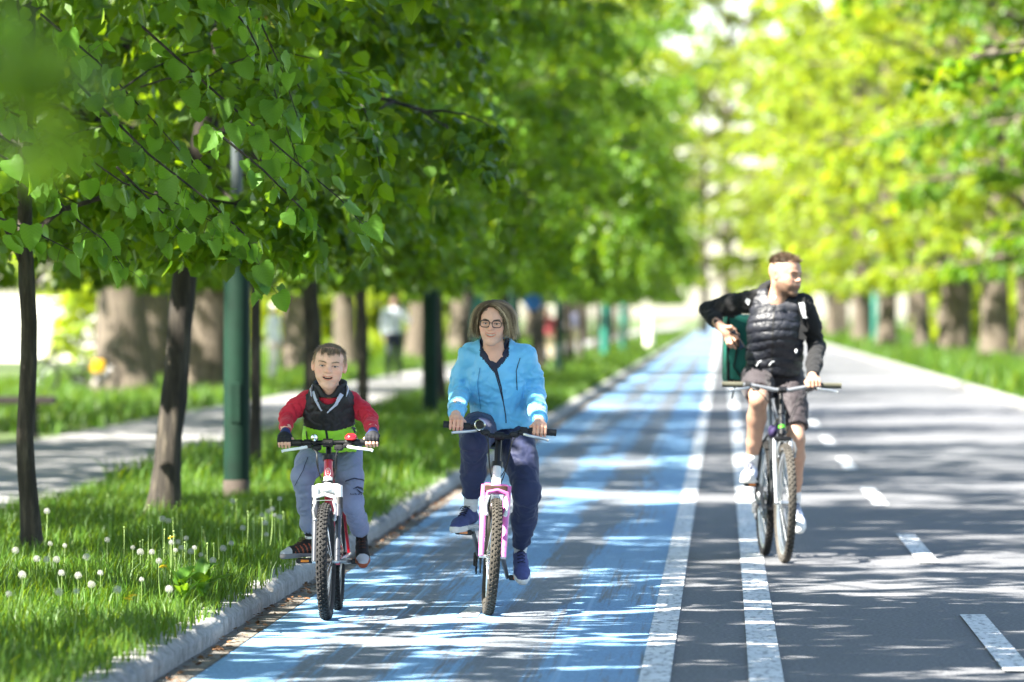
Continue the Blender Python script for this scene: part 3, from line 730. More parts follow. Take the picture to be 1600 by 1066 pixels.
sh_ = []
for i in range(2):
    t = straight(1.9, (.1, .1), .04, 400 + i); sh_.append(make_tree(skeleton(410 + i, t, 2.4, .25, lambda f: 1.5 - .5 * f, 14, 8, 7, 7, .05, .6), t, .05, .02, m_bark_y, (0, 0, 0), 'x', seed=95 + i, size=(.10, .16), lm=m_leaf_sunlit, name='shrub'))
for i, (x, d, s) in enumerate(((-13.2, 178, 1.2), (-12., 196, 1.1), (-14.5, 205, 1.3), (-11.6, 224, 1.2), (-15.4, 188, 1.2), (-13.5, 240, 1.4), (-11.5, 262, 1.3), (-16, 166, .9), (-18.5, 164, .8), (9.5, 230, 1.2), (10.5, 205, 1.1), (11, 250, 1.3), (9.8, 180, .9), (10.8, 168, .9))):
    o = place(sh_[i % 2], x, d, i * 1.2, 'leafy shrub on the lawn between far trunks' if x < 0 else 'leafy shrub behind the right verge trunks', 'shrubs among far trunks' if x < 0 else 'shrubs behind the right verge', s); o['category'] = 'shrub'
# near branch of the first tree with leaves one can pick out
LH = []
for s in range(8):
    r = np.random.default_rng(500 + s); n = 16; th = np.linspace(0, math.pi, n)
    prof = np.interp(np.linspace(0, 1, n), [0, .06, .2, .4, .62, .82, .94, 1], [.02, .30, .46, .50, .42, .24, .08, 0])
    ys = np.interp(np.linspace(0, 1, n), [0, .06, .2, 1], [0, -.07, .02, 1.08]); ser = 1 + .05 * ((np.arange(n) % 2) * 2 - 1)
    V, F = [], []; fold = .08 + .5 * r.random(); curl = -.05 + .75 * r.random(); tw = r.normal(0, .35)
    for i in range(n):
        yv = np.linspace(0, 1.08, n)[i]
        for c in (-1, -.5, 0, .5, 1):
            x = prof[i] * ser[i] * c; yy = ys[i] * abs(c) + yv * (1 - abs(c)); V.append((x, yy, fold * abs(x) - curl * yy * yy * .5 + tw * x * yy + .02 * math.sin(yy * 18 + c * 4) * abs(c)))
    for i in range(n - 1):
        for c in range(4): F.append((i*5+c, i*5+c+1, i*5+c+6, i*5+c+5))
    me = raw_mesh('leaf', V, np.array(F), True); me.materials.append(m_hero); LH.append(me)
hero_lines = [([(300, -40), (345, -5), (385, 40), (415, 100), (440, 180), (468, 260)], 29.4), ([(220, 40), (320, 130), (400, 200), (470, 260), (530, 310), (566, 350)], 29.0), ([(110, 120), (230, 240), (320, 310), (380, 365), (408, 425), (414, 452)], 28.6),
    ([(-30, 150), (90, 215), (190, 285), (280, 320), (360, 362)], 29.6), ([(-30, 225), (50, 275), (120, 345), (160, 375), (192, 420)], 28.8), ([(-30, 330), (50, 362), (110, 392)], 29.8), ([(330, 200), (410, 265), (470, 325), (500, 355)], 28.4),
    ([(180, 260), (250, 330), (290, 370)], 29.2), ([(60, 20), (150, 95), (240, 190), (310, 270)], 30.0), ([(340, -20), (400, 20), (440, 110), (470, 200)], 30.2)]
hb = MB(); hr = np.random.default_rng(77); cand = []
aw = np.array(fA)
for li, (pp, d) in enumerate(hero_lines):
    P = np.array([W(u, v, d + .10 * k) for k, (u, v) in enumerate(pp)]); hb.tube(P - aw, np.linspace(.0075, .0022, len(P)), 5)
    cum = np.concatenate([[0], np.cumsum(np.linalg.norm(np.diff(P, axis=0), axis=1))])
    for s in np.arange(.03, cum[-1] + .03, .031):
        p = np.array([np.interp(s, cum, P[:, c]) for c in range(3)])
        for _ in range(1 + int(hr.random() < .35)): cand.append((p, unit(P[-1] - P[0]), li))
hr.shuffle(cand)
for p, d0, li in cand[:300]:
    off = hr.normal(0, 1, 3) * (.045, .06, .035); off[2] -= .02; q = p + off
    hb.tube([p - aw, (p + q) / 2 + (0, 0, .008) - aw, q - aw], .0013, 3, cap=False)
    a = unit(d0 * .45 + np.array([hr.normal(0, .5), hr.normal(0, .45), -.95])); n = unit(np.array([hr.normal(.1, .6), -.75 + hr.normal(0, .4), .55 + hr.normal(0, .4)])); n = unit(n - a * (a @ n)); x = np.cross(a, n)
    o = link('leaf', LH[int(hr.integers(8))], tree_a); s = hr.uniform(.05, .132)
    M = Matrix.Identity(4)
    for r_ in range(3): M[r_][0], M[r_][1], M[r_][2], M[r_][3] = x[r_] * s, a[r_] * s, n[r_] * s, q[r_] - aw[r_]
    o.matrix_local = M
hb.build('twigs', m_bark_y, tree_a, kind='stuff')
# a sprig close to the lens
t = straight(5.5, (.1, .0), .03, 5)
ns = skeleton(61, t, 6., 3.0, lambda f: 1.8, 9, 6, 7, 8, .06, .5)
near = make_tree(ns, t, .06, .03, m_bark_y, (-3.6, 7.2, .09), 'linden beside the camera whose blurred sprig hangs in the top left corner', extra=shade_sprays([((-.86, 7., 1.8), .26, 90)], 2.2, 3.6, 3), seed=33, size=(.12, .18))  # extra leaf cluster added above the sprig to darken it
rn = np.random.default_rng(4); pts = np.array([(-3.55, 7.2, 3.2), (-2.6, 7.2, 3.1), (-1.7, 7.1, 2.6), (-1.0, 7.05, 2.1), (-.83, 7.0, 1.82)]); br = MB().tube(pts - (-3.6, 7.2, .09), [.02, .014, .009, .005, .003], 6); br.build('branch', m_bark_y, near)
k = 40; P = np.stack([rn.normal(-.862, .030, k), rn.normal(7.0, .06, k), rn.normal(1.805, .032, k)], 1); P[:12] += (.03, 0, -.05)
link('sprig', leaf_mesh('sprig', P - (-3.6, 7.2, .09), rn.normal(0, .5, (k, 3)) + (0, 0, -.8), rn.normal(0, .5, (k, 3)) + (0, -.6, .6), rn.uniform(.04, .065, k), rn), near, m_leaf, kind='stuff')

# ------------------------------------------------------------------ street furniture and distance
m_green = mat('green_paint', '#052619', .75, var=.25, scale=5., spec=.25); m_dkbase = mat('post_base', '#4a4038', .85, bump=.4); m_gpole = mat('grey_pole', '#4a5254', .6)
m_green_sunlit = mat('sunlit_green_paint', '#22705f', .45); m_glass = mat('lamp_glass', '#d8dcd6', .2)  # lighter copy of the post green, sunlight put into its colour
def lamp_post(x, d, label, group='green lamp posts', m=None, r=.1):
    root = empty('lamp_post', (x, d, .09), label=label, cat='lamp post', group=group); m = m or m_green
    MB().lathe([(0, 0), (r * 1.04, 0), (r * 1.02, .16), (r * 1.0, .17)], axis=(0, 0, 1), n=20).build('base', m_dkbase, root)
    b = MB().lathe([(r * .97, .16), (r * .98, .5), (r * .97, 2.2), (r * .8, 2.26), (r * .5, 2.29)], axis=(0, 0, 1), n=20); b.box((0, -r * .97, .75), (.07, .012, .30), bev=.004); b.build('column', m, root)
    MB().lathe([(r * .42, 2.28), (r * .38, 4.6)], axis=(0, 0, 1), n=12).build('upper_pole', m_gpole if m is m_green else m, root)
    la = MB().lathe([(r * .5, 4.6), (.12, 4.62), (.20, 4.95), (.19, 4.97)], axis=(0, 0, 1), n=12).build('lantern', m_glass, root)
    MB().lathe([(.22, 4.97), (.16, 5.06), (.03, 5.12), (0, 5.13)], axis=(0, 0, 1), n=12).build('cap', m_green, la)
lamp_post(-3.65, 42.6, 'dark green lamp post standing in the grass left of the boy')
lamp_post(-3.71, 72., 'dark green lamp post between the boy and the woman')
lamp_post(-3.70, 100.5, 'green lamp post mostly hidden behind the woman shoulder'); lamp_post(-3.68, 128, 'green lamp post right of the woman among dark trunks')
lamp_post(-3.7, 178, 'sunlit turquoise lamp post left of the far lane end', m=m_green_sunlit, r=.13); lamp_post(-4.75, 110, 'sunlit turquoise lamp post rising behind the woman head', m=m_green_sunlit, r=.13)
lamp_post(-3.6, 205, 'far green lamp post beside the lane end', m=m_green_sunlit, r=.11)
lamp_post(6.65, 250, 'sunlit turquoise lamp post beside the slender right trunk', m=m_green_sunlit, r=.12); lamp_post(6.6, 330, 'sunlit far lamp post right of the delivery rider', m=m_green_sunlit, r=.15); lamp_post(7.2, 288, 'sunlit lamp post between two right trunks', m=m_green_sunlit, r=.12)
m_pale = mat('pale_render', '#e4e0d4', .85, var=.08, bump=.2, bscale=12)
MB().box((-28.2, 172, 1.0), (24, .4, 2.0), bev=.03).build('garden_wall', m_pale, None, smooth=False, label='long pale wall across the end of the lawn, bright in the sun', cat='wall')
MB().lathe([(0, 0), (.17, 0), (.16, 1.5), (.13, 1.56), (0, 1.58)], c=(-2.95, 226, .09), axis=(0, 0, 1), n=14).build('bollard', m_pale, None, label='white post at the far left end of the cycle lane', cat='post')
m_signb = mat('sign_blue', '#2a68a8', .4); m_red = mat('sign_red', '#94303c', .5)
sg = empty('road_sign', gp(833, 112), label='round blue sign on a dark post behind the woman', cat='sign'); MB().tube([(0, 0, 0), (0, 0, 1.85)], .03, 8).build('post', m_dkbase, sg)
MB().lathe([(0, -.012), (.17, -.012), (.175, 0), (.17, .012), (0, .012)], c=(0, -.05, 1.66), axis=(0, 1, 0), n=24).build('plate', m_signb, sg)
# bench
m_wood = mat('dark_wood', '#1f1915', .8, bump=.3, bscale=30); m_iron = mat('dark_iron', '#23221f', .6, .3)
bn = empty('park_bench', (-8.35, 64.5, .09), (0, 0, .06), label='dark wooden backless bench on the lawn edge by the slim trunk', cat='bench')
for k in range(4): MB().box((0, -.2 + .13 * k, .44), (1.5, .115, .085), bev=.008).build('slat', m_wood, bn)
for s in (-1, 1):
    l = MB().box((s * .52, 0, .2), (.07, .07, .41), bev=.01); l.box((s * .52, 0, .385), (.07, .48, .05), bev=.008); l.box((s * .52, 0, .02), (.08, .5, .05), bev=.01); l.build('leg', m_iron, bn)
nb = empty('nest_box', W(398, 12, 39.4) - np.array([0, 0, .08]), label='orange box fixed high on the leaning trunk', cat='box')
m_or = mat('orange_board', '#b5561c', .75, bump=.2); MB().box((0, 0, .08), (.15, .14, .2), bev=.008).build('box', m_or, nb); MB().box((0, -.01, .19), (.18, .18, .02), bev=.004).build('lid', m_or, nb); MB().lathe([(0, 0), (.022, 0), (.022, .012), (0, .012)], c=(0, -.075, .11), axis=(0, -1, 0), n=12).build('entrance', m_iron, nb)

# ------------------------------------------------------------------ dandelions and weeds in the verge
m_stem = leaf_mat('dandelion_stem', (.22, .30, .10), (.10, .14, .04), .12, .5); m_puff = leaf_mat('seed_head', (.36, .36, .33), (.15, .15, .13), .08, .8); m_yel = mat('dandelion_yellow', '#e6c40c', .7)
puffs = []
for s in range(3):
    r = np.random.default_rng(600 + s); n = 110; k = np.arange(n) + .5; ph = np.arccos(1 - 2 * k / n); th = math.pi * (1 + 5 ** .5) * k
    D = np.stack([np.cos(th) * np.sin(ph), np.sin(th) * np.sin(ph), np.cos(ph)], 1); D = D[(D[:, 2] > -.8)]; V = []; F = []
    for d in D:
        a = unit(np.cross(d, r.normal(0, 1, 3))); b = np.cross(d, a); R = .020 * r.uniform(.88, 1.08); q = len(V)
        V += [tuple(a * .0004), tuple(-a * .0004), tuple(d * R)]; F.append((q, q + 1, q + 2))
        for j in range(4):
            c = math.cos(j * 1.57) * a + math.sin(j * 1.57) * b; e = np.cross(c, d) * .0005; q = len(V)
            V += [tuple(d * R * .86 - e), tuple(d * R * .86 + e), tuple(d * R * 1.02 + c * .0075)]; F.append((q, q + 1, q + 2))
    q = len(V); V += [tuple(x * .0035) for x in np.array([(1, 0, 0), (0, 1, 0), (-1, 0, 0), (0, -1, 0), (0, 0, 1), (0, 0, -1)])]; F += [(q, q+1, q+4), (q+1, q+2, q+4), (q+2, q+3, q+4), (q+3, q, q+4), (q+1, q, q+5), (q+2, q+1, q+5), (q+3, q+2, q+5), (q, q+3, q+5)]
    me = raw_mesh('seed_head', V, np.array(F), False, np.ones((len(V), 3))); me.materials.append(m_puff); puffs.append(me)
bald = MB().lathe([(0, 0), (.003, .001), (.006, .006), (.004, .011), (0, .012)], axis=(0, 0, 1), n=8).mesh('bald_head'); bald.color_attributes.new('Col', 'FLOAT_COLOR', 'POINT').data.foreach_set('color', np.ones(4 * len(bald.vertices), np.float32)); bald.materials.append(m_stem)
flower = MB()
for k in range(26): a = k * 2.4; rr = .006 + .012 * (k / 26); flower.box((rr * math.cos(a) * .7, rr * math.sin(a) * .7, .004 - .003 * k / 26), (rr, .003, .0012), rot('Z', math.degrees(a)) @ rot('Y', 15 - 30 * (1 - k / 26)))
flower = flower.mesh('flower'); flower.materials.append(m_yel)
stems = []
for s in range(5):
    r = np.random.default_rng(650 + s); bx, by = r.normal(0, .10, 2); z = np.linspace(0, 1, 7); b = MB().tube(np.stack([bx * z * (1.6 - z), by * z * (1.6 - z), z], 1), np.linspace(.0030, .0022, 7) * 2.8, 5)
    me = b.mesh('stem'); me.color_attributes.new('Col', 'FLOAT_COLOR', 'POINT').data.foreach_set('color', np.ones(4 * len(me.vertices), np.float32)); me.materials.append(m_stem); stems.append((me, (bx * .6, by * .6)))
heads = [(75, 851), (98, 854), (54, 875), (31, 900), (154, 897), (205, 857), (217, 864), (266, 849), (276, 848), (272, 861), (281, 857), (289, 842), (302, 857), (331, 877), (342, 871), (320, 888), (318, 894), (360, 850), (389, 863), (235, 864), (252, 812), (261, 815), (436, 809), (424, 796), (408, 806), (436, 780), (362, 784), (70, 800), (116, 926), (89, 927), (119, 901), (69, 876), (85, 876), (93, 897), (165, 845), (132, 872), (288, 887), (286, 958), (262, 922), (271, 939), (210, 934), (181, 923), (219, 907), (418, 800), (443, 818), (430, 822), (400, 838), (246, 878), (312, 868), (296, 863), (415, 836), (378, 826), (347, 858), (20, 862), (10, 930), (140, 915), (428, 806), (413, 818)]
dr = np.random.default_rng(8)
def dandelion(p_head, h, top, label, group, s=1.):
    me, (bx, by) = stems[int(dr.integers(5))]; root = empty('dandelion', (p_head[0] - bx * h, p_head[1] - by * h, p_head[2] - h), (0, 0, 0), label=label, cat='dandelion', group=group)
    o = link('stem', me, root); o.scale = (h, h, h) if top is not flower else (h, h, h); o.scale = (h, h, h)
    o = link('seed_head' if top in puffs else 'flower_head', top, root); o.location = (bx * h, by * h, h); o.scale = (s, s, s); o.rotation_euler = (dr.normal(0, .2), dr.normal(0, .2), dr.uniform(0, 6))
for u, v in heads:
    h = dr.uniform(.15, .24) if v > 830 else dr.uniform(.22, .32); d = FPX * (1.5 - .09 - h) / (v - VPY); d = min(max(d, 22.5), 40); p = W(u, v, d)
    p[2] = .09 + h
    if p[0] > -2.52: continue
    dandelion(p, h, puffs[int(dr.integers(3))], 'white dandelion clock on a pale stem in the verge grass', 'dandelion clocks in the verge', dr.uniform(.6, 1.0))
for i in range(80):
    u, v = (dr.uniform(150, 450), dr.uniform(775, 880)) if i % 2 else (dr.normal(425, 18), dr.uniform(780, 850)) if i % 4 == 0 else (dr.normal(290, 30), dr.uniform(825, 900)); h = dr.uniform(.15, .28); d = min(max(FPX * (1.41 - h) / (v - VPY), 24), 40); p = W(u, v, d); p[2] = .09 + h
    if p[0] > -2.55: continue
    dandelion(p, h, bald, 'bare dandelion stem whose seeds have flown, in the verge grass', 'bare dandelion stems')
for u, v in ((253, 877), (266, 833), (198, 927), (205, 922)):
    d = FPX * 1.2 / (v - VPY); p = W(u, v, d); p[2] = .27; dandelion(p, .18, flower, 'yellow dandelion flower low in the verge grass', 'yellow dandelions', 1.2)
def rosette(x, d, s, n, label, seed):
    r = np.random.default_rng(seed); root = empty('weed_plant', (x, d, .09), label=label, cat='plant')
    for k in range(n):
        a = k * 2.4 + r.normal(0, .2); o = link('leaf', LH[k % 4], root); up = r.uniform(.5, 1.15); sc = s * r.uniform(.8, 1.25)
        M = Matrix.Rotation(a, 4, 'Z') @ Matrix.Rotation(up, 4, 'X') @ Matrix.Diagonal((sc * .55, sc, sc, 1)); o.matrix_local = Matrix.Translation((0, 0, .05 + .1 * r.random())) @ M
rosette(*gp(315, 27.2)[:2], .13, 9, 'broad pale leaved weed at the kerb edge below the dandelions', 1); rosette(*gp(283, 26.8)[:2], .12, 8, 'broad leaved weed just beside the tall dandelion stems', 2)
lb = np.random.default_rng(9); k = 900; P = np.stack([lb.uniform(RL, RL + .22, k) - .0 , lb.uniform(20, 70, k), np.full(k, .012)], 1); P[:, 0] = RL + .012 + np.abs(lb.normal(0, .07, k))
lc = leaf_mesh('litter', P, lb.normal(0, 1, (k, 3)) * (1, 1, .1), lb.normal(0, .25, (k, 3)) + (0, 0, 1), lb.uniform(.012, .04, k), lb)
link('leaf_litter', lc, None, mat('dry_leaf', '#6b4a2c', .9, var=.4, scale=30.), 'dry brown leaf litter along the gutter', 'litter', kind='stuff')
# ------------------------------------------------------------------ bicycles
m_rubber = mat('tyre_rubber', '#1d1c1b', .85, var=.3, scale=20., bump=.3, bscale=80); m_rubber_grey = mat('grey_rubber', '#45413b', .9, var=.3, scale=14., bump=.3)  # lighter, greyer rubber for the delivery rider's front tyre
m_steel = mat('bright_steel', '#b9bcbe', .3, .9, var=.1); m_blackm = mat('black_metal', '#141416', .42, .3, var=.2); m_blackp = mat('black_plastic', '#121213', .55, var=.2)
m_reflo = mat('amber_reflector', '#d97a12', .25, coat=.6); m_cable = mat('cable_housing', '#0e0e10', .5); m_whitep = mat('white_paint', '#dfe0de', .35, coat=.4, var=.06); m_alu = mat('dull_aluminium', '#8d8f92', .42, .7, var=.15)
def axis_rot(p, o, ax, deg):
    R = np.array(Matrix.Rotation(math.radians(deg), 3, Vector(ax))); return (np.asarray(p) - o) @ R.T + o
def wheel(root, c, R, tw, m_tyre, m_rim, st=None, nk=62, side=-1, refl=False, disc=None):
    """wheel with its axle along x; st = (origin, axis, degrees) turns it with the fork"""
    def fin(b):
        if st: b.v = [axis_rot(v, *st) for v in b.v]
        return b
    c = np.asarray(c, float); rt = tw / 2; Rm = R - rt * .96
    b = MB(); a = np.linspace(0, 2 * math.pi, 65)[:-1]; rim_r = Rm - rt * 1.02
    hubr = .017
    b.lathe([(rim_r + .012, -.013), (rim_r - .008, -.0115), (rim_r - .016, -.006), (rim_r - .016, .006), (rim_r - .008, .0115), (rim_r + .012, .013)], c, (1, 0, 0), 48, closed=True)
    b.lathe([(0, -.052), (.007, -.052), (.007, -.034), (hubr + .012, -.032), (hubr + .012, -.028), (hubr, -.025), (hubr, .025), (hubr + .012, .028), (hubr + .012, .032), (.007, .034), (.007, .052), (0, .052)], c, (1, 0, 0), 14)
    wh = fin(b).build('wheel', m_rim, root)
    t = MB(); prof = [(Rm + rt * .94 * math.cos(q), rt * .95 * math.sin(q)) for q in np.linspace(-math.pi, math.pi, 13)[:-1]]; t.lathe(prof, c, (1, 0, 0), 64, closed=True)
    for k in range(nk):
        for j, (off, wq, lq) in enumerate(((-.62, .30, .42), (-.2, .32, .5), (.2, .32, .5), (.62, .30, .42))):
            an = 2 * math.pi * (k + (.5 if j % 2 else 0) ) / nk; q = off * 1.25; rr = Rm + rt * math.cos(q); x = rt * math.sin(q)
            RR_ = np.array(Matrix.Rotation(an, 3, 'X')) @ np.array(Matrix.Rotation(q, 3, 'Y')) @ np.array(Matrix.Rotation((.35 if j in (1, 3) else -.35), 3, 'Z'))
            p = np.array(Matrix.Rotation(an, 3, 'X')) @ np.array((x, 0, rr)); t.box(c + p, (tw * wq * .62, 2 * math.pi * R / nk * lq, .009), RR_, taper=.8)
    fin(t).build('tyre', m_tyre, wh)
    s = MB()
    for k in range(28):
        an = 2 * math.pi * k / 28; sd = 1 if k % 2 else -1; a2 = an + (.5 if (k // 2) % 2 else -.5)
        s.tube([c + (sd * .029, .027 * math.sin(a2), .027 * math.cos(a2)), c + (0, (rim_r - .012) * math.sin(an), (rim_r - .012) * math.cos(an))], .0011, 4, cap=False)
    fin(s).build('spokes', m_steel, wh, kind='stuff')
    if refl: fin(MB().box(c + (side * .014, -R * .62 * math.cos(.5), R * .62 * math.sin(.5)), (.012, .028, .075), rot('X', -55), bev=.004)).build('reflector', m_reflo, wh)
    return wh
def make_bike(name, label, group, contact, yaw, lean, p):
    """p: measures; rider's right is -x, forward is -y; contact: where the front tyre meets the road"""
    R, yf, yr, bb = p['R'], p['yf'], p['yr'], p['bb']; M = Matrix.Rotation(yaw, 4, 'Z') @ Matrix.Rotation(lean, 4, 'Y')
    off = M @ Vector((0, -yf, 0)); root = empty(name, (contact[0] - off.x, contact[1] - off.y, .006), (0, lean, yaw), label=label, cat='bicycle', group=group)
    root.rotation_mode = 'XYZ'; root.rotation_euler = M.to_euler()
    fa = np.array((0, -yf, R)); ra = np.array((0, yr, R)); bbp = np.array((0, 0, bb)); sa = unit((0, math.tan(math.radians(19)), 1)); so = fa + (0, .04, 0)
    def onax(z): return so + sa * ((z - so[2]) / sa[2])
    st = (so, tuple(sa), p.get('steer', 0)); T = lambda b: (setattr(b, 'v', [axis_rot(v, *st) for v in b.v]), b)[1]
    zc = p['crown']; h0, h1 = p['head']; ht0, ht1 = onax(h0), onax(h1); seat_dir = unit((0, .30, 1)); sadz = p['saddle']; sad = bbp + seat_dir * ((sadz - bb) / seat_dir[2]); st_top = bbp + seat_dir * p['seat_tube']
    fm, fm2 = p['frame'], p.get('frame2', p['frame']); rt = p.get('tube', .018)
    b = MB(); b.tube([ht0, ht1], rt * 1.15, 12); b.tube([ht1 - sa * .025, st_top - seat_dir * .03], rt, 10); b.tube([ht0 + sa * .02, bbp], rt * 1.2, 10); b.tube([bbp, st_top], rt * .9, 10)
    for s in (-1, 1):
        b.tube([bbp + (s * .02, 0, 0), bbp + (s * .052, .14, .01), ra + (s * .062, 0, 0)], .010, 8); b.tube([st_top + (s * .018, 0, -.02), st_top + (s * .045, .10, -.08), ra + (s * .06, 0, 0)], .008, 8)
    b.lathe([(0, -.036), (.021, -.036), (.021, .036), (0, .036)], bbp, (1, 0, 0), 14); fr = b.build('frame', fm, root)
    MB().tube([ht0 - sa * .01, ht0 + sa * .012], rt * 1.5, 14).build('headset', p.get('m_head', m_blackm), fr); MB().tube([ht1 - sa * .012, ht1 + sa * .012], rt * 1.5, 14).build('headset', m_blackm, fr)
    # fork
    cr = onax(zc); fk = p['fork']; b = MB()
    if p.get('susp'):
        for s in (-1, 1): b.tube([cr + (s * .057, -.03, .025), cr + (s * .057, -.03, -.04)], .019, 12)
        b.box(cr + (0, -.012, .006), (.135, .05, .05), rot('X', 12), bev=.012); b.ball(cr + (0, -.028, .012), (.040, .022, .028))
        fo = T(b).build('fork', p.get('m_crown', fk), root)
        for s in (-1, 1):
            top = cr + (s * .057, -.03, -.035); T(MB().tube([top, fa + (s * .056, .0, .0)], [.0175, .014], 12)).build('fork_leg', fk, fo)
            lg = MB().tube([top + (0, 0, .0), top + sa * -.09], .0195, 12); T(lg).build('stanchion_boot', p.get('m_boot', m_blackp), fo)
        ar = MB().tube([fa + (-.052, -.02, R + .0), fa + (-.048, -.02, R + .032), fa + (0, -.024, R + .045), fa + (.048, -.02, R + .032), fa + (.052, -.02, R + .0)], .009, 8); T(ar).build('fork_arch', p.get('m_arch', fk), fo)
    else:
        b.box(cr + (0, -.008, 0), (.11, .045, .03), bev=.01); fo = T(b).build('fork', p.get('m_crown', fk), root)
        for s in (-1, 1): T(MB().tube([cr + (s * .048, -.008, 0), cr * .5 + fa * .5 + (s * .052, .012, 0), fa + (s * .054, 0, 0)], [.014, .013, .010], 10)).build('fork_leg', fk, fo)
    for s in (-1, 1):   # rim brake arms
        a0 = fa + (s * .047, -.032, R - .075); a1 = fa + (s * .042, -.038, R + .015); bk = MB().tube([a0, fa + (s * .055, -.042, R - .03), a1], [.009, .008, .006], 8); bk.ball(a0, .011); bk.box(fa + (s * .022, -.02, R - .03), (.012, .05, .014), bev=.003); T(bk).build('brake_arm', p.get('m_brake', m_alu), fo)
    T(MB().tube([fa + (-.042, -.038, R + .016), fa + (.042, -.038, R + .018)], .0018, 5)).build('brake_cable', m_steel, fo)
    wheel(root, fa, R, p['tw'], p['tyre'], p['rim'], st, refl=p.get('refl', True), side=p.get('rside', -1)); wheel(root, ra, R, p['tw'] * .95, p.get('tyre2', p['tyre']), p['rim'], None, refl=False)
    T(MB().lathe([(0, -.066), (.009, -.066), (.009, .066), (0, .066)], fa, (1, 0, 0), 10)).build('axle', m_steel, root)
    # stem and handlebar
    bz, hw, rise = p['bar'], p['half'], p['rise']; bc = onax(bz - rise) + (0, -p.get('stem', .06), 0)
    b = MB(); b.tube([ht1, onax(bz - rise - .02)], p.get('stem_r', .014), 12); b.tube([onax(bz - rise - .012) + (0, 0, .006), bc], .015, 12); b.tube([bc - (.024, 0, 0), bc + (.024, 0, 0)], .021, 14)
    for s in (-1, 1): b.ball(bc + (s * .012, -.02, .0), .0045, 8, 6)
    T(b).build('stem', p.get('m_stem', m_blackm), root)
    x1, x2 = .045, p.get('bend', .13); sw = .03
    bp = lambda s: [bc, bc + (s * x1, 0, 0), bc + (s * (x1 + x2) / 2, .002, rise * .5), bc + (s * x2, .004, rise * .95), bc + (s * hw, sw, rise)]
    path = np.array(bp(-1)[::-1] + bp(1)[1:]); b = MB().tube(path, .0128, 12); hb_ = T(b).build('handlebar', p.get('m_bar', m_blackm), root)
    def onbar(s, x): return np.array([s * x, np.interp(x, [x2, hw], [bc[1] + .004, bc[1] + sw]), bc[2] + rise])
    g0 = hw - p.get('grip', .125)
    for s in (-1, 1):
        g = MB(); q = np.linspace(g0, hw + .006, 12); g.tube([onbar(s, x) for x in q], [.0165 + .0014 * (i % 2) for i in range(12)], 14); T(g).build('grip', p.get('m_grip', m_blackp), hb_)
        lc = onbar(s, g0 - .03); b = MB(); b.tube([onbar(s, g0 - .045), onbar(s, g0 - .012)], .018, 12); b.box(lc + (0, -.028, -.014), (.045, .04, .022), bev=.006); T(b).build('lever_clamp', m_blackp, hb_)
        lv = [lc + (s * .0, -.045, -.018), lc + (s * .03, -.06, -.024), lc + (s * .075, -.058, -.030), lc + (s * .115, -.05, -.036), lc + (s * .125, -.054, -.040)]; T(MB().tube(lv, [.006, .0055, .0055, .005, .006], 8, flat=(1, 1.3))).build('brake_lever', p.get('m_lever', m_steel), hb_)
        sh = MB(); sh.box(onbar(s, g0 - .075) + (0, -.012, -.024), (.045, .045, .03), bev=.008); T(sh).build('shifter', m_blackp, hb_)
        ed = cr + (s * .02, -.03, .03); mid = bc + (s * .07, -.09, -.09); T(MB().tube(bez(lc + (-s * .01, -.045, -.016), lc + (-s * .09, -.12, -.05), mid, ed), .0026, 6)).build('cable', m_cable, hb_)
        T(MB().tube(bez(onbar(s, g0 - .09) + (0, -.02, -.024), bc + (s * .06, -.14, -.05), bc + (s * .05, -.08, -.16), ht0 + (s * .02, .05, .02)), .0024, 6)).build('cable', m_cable, hb_)
    # saddle
    MB().tube([st_top - seat_dir * .05, sad - (0, 0, .05)], .0135, 10).build('seat_post', m_alu, root)
    sd = Sdf(.008); sd.cone(sad + (0, .08, -.02), sad + (0, -.02, -.022), .062, .035, k=.02, flat=((0, 0, 1), .45)); sd.cone(sad + (0, -.02, -.022), sad + (0, -.15, -.024), .035, .018, k=.02, flat=((0, 0, 1), .6)); V, F = sd.solve(); link('saddle', raw_mesh('saddle', V, F), root, m_blackp)
    # cranks
    L, th = p.get('crank', .165), math.radians(p['theta']); qx = p.get('qx', .095); pr = bbp + (-qx, -L * math.cos(th), L * math.sin(th)); pl = bbp + (qx, L * math.cos(th), -L * math.sin(th))
    b = MB()
    for q, s in ((pr, -1), (pl, 1)): b.tube([bbp + (s * .06, 0, 0), q], [.013, .010], 8, flat=(1, 1.3))
    b.tube([bbp - (.065, 0, 0), bbp + (.065, 0, 0)], .012, 10); ck = b.build('crankset', p.get('m_crank', m_alu), root)
    ch = MB(); ch.lathe([(.05, -.048), (.088, -.048), (.088, -.044), (.05, -.044)], bbp, (1, 0, 0), 32, closed=True)
    for k in range(32):
        a = k * math.pi / 16; ch.box(bbp + (-.046, .091 * math.cos(a), .091 * math.sin(a)), (.003, .006, .008), rot('X', math.degrees(a) - 90))
    ch.build('chainring', m_blackm, ck)
    cg = MB(); cg.lathe([(.02, -.055), (.045, -.053), (.05, -.045), (.055, -.035), (.02, -.03)], ra, (1, 0, 0), 24); cg.build('cassette', m_alu, root)
    c2 = MB()
    for s in (1, -1): c2.tube([bbp + (-.046, 0, s * .09), ra + (-.046, 0, s * .05)], .0045, 5)
    c2.build('chain', m_blackm, root)
    dr_ = MB(); dr_.box(ra + (-.07, .01, -.06), (.022, .03, .075), bev=.006); dr_.lathe([(0, -.004), (.022, -.004), (.022, .004), (0, .004)], ra + (-.062, 0, -.055), (1, 0, 0), 14); dr_.lathe([(0, -.004), (.022, -.004), (.022, .004), (0, .004)], ra + (-.062, -.015, -.115), (1, 0, 0), 14); dr_.box(ra + (-.066, -.008, -.085), (.006, .02, .08), bev=.003); dr_.build('derailleur', p.get('m_der', m_blackm), root)
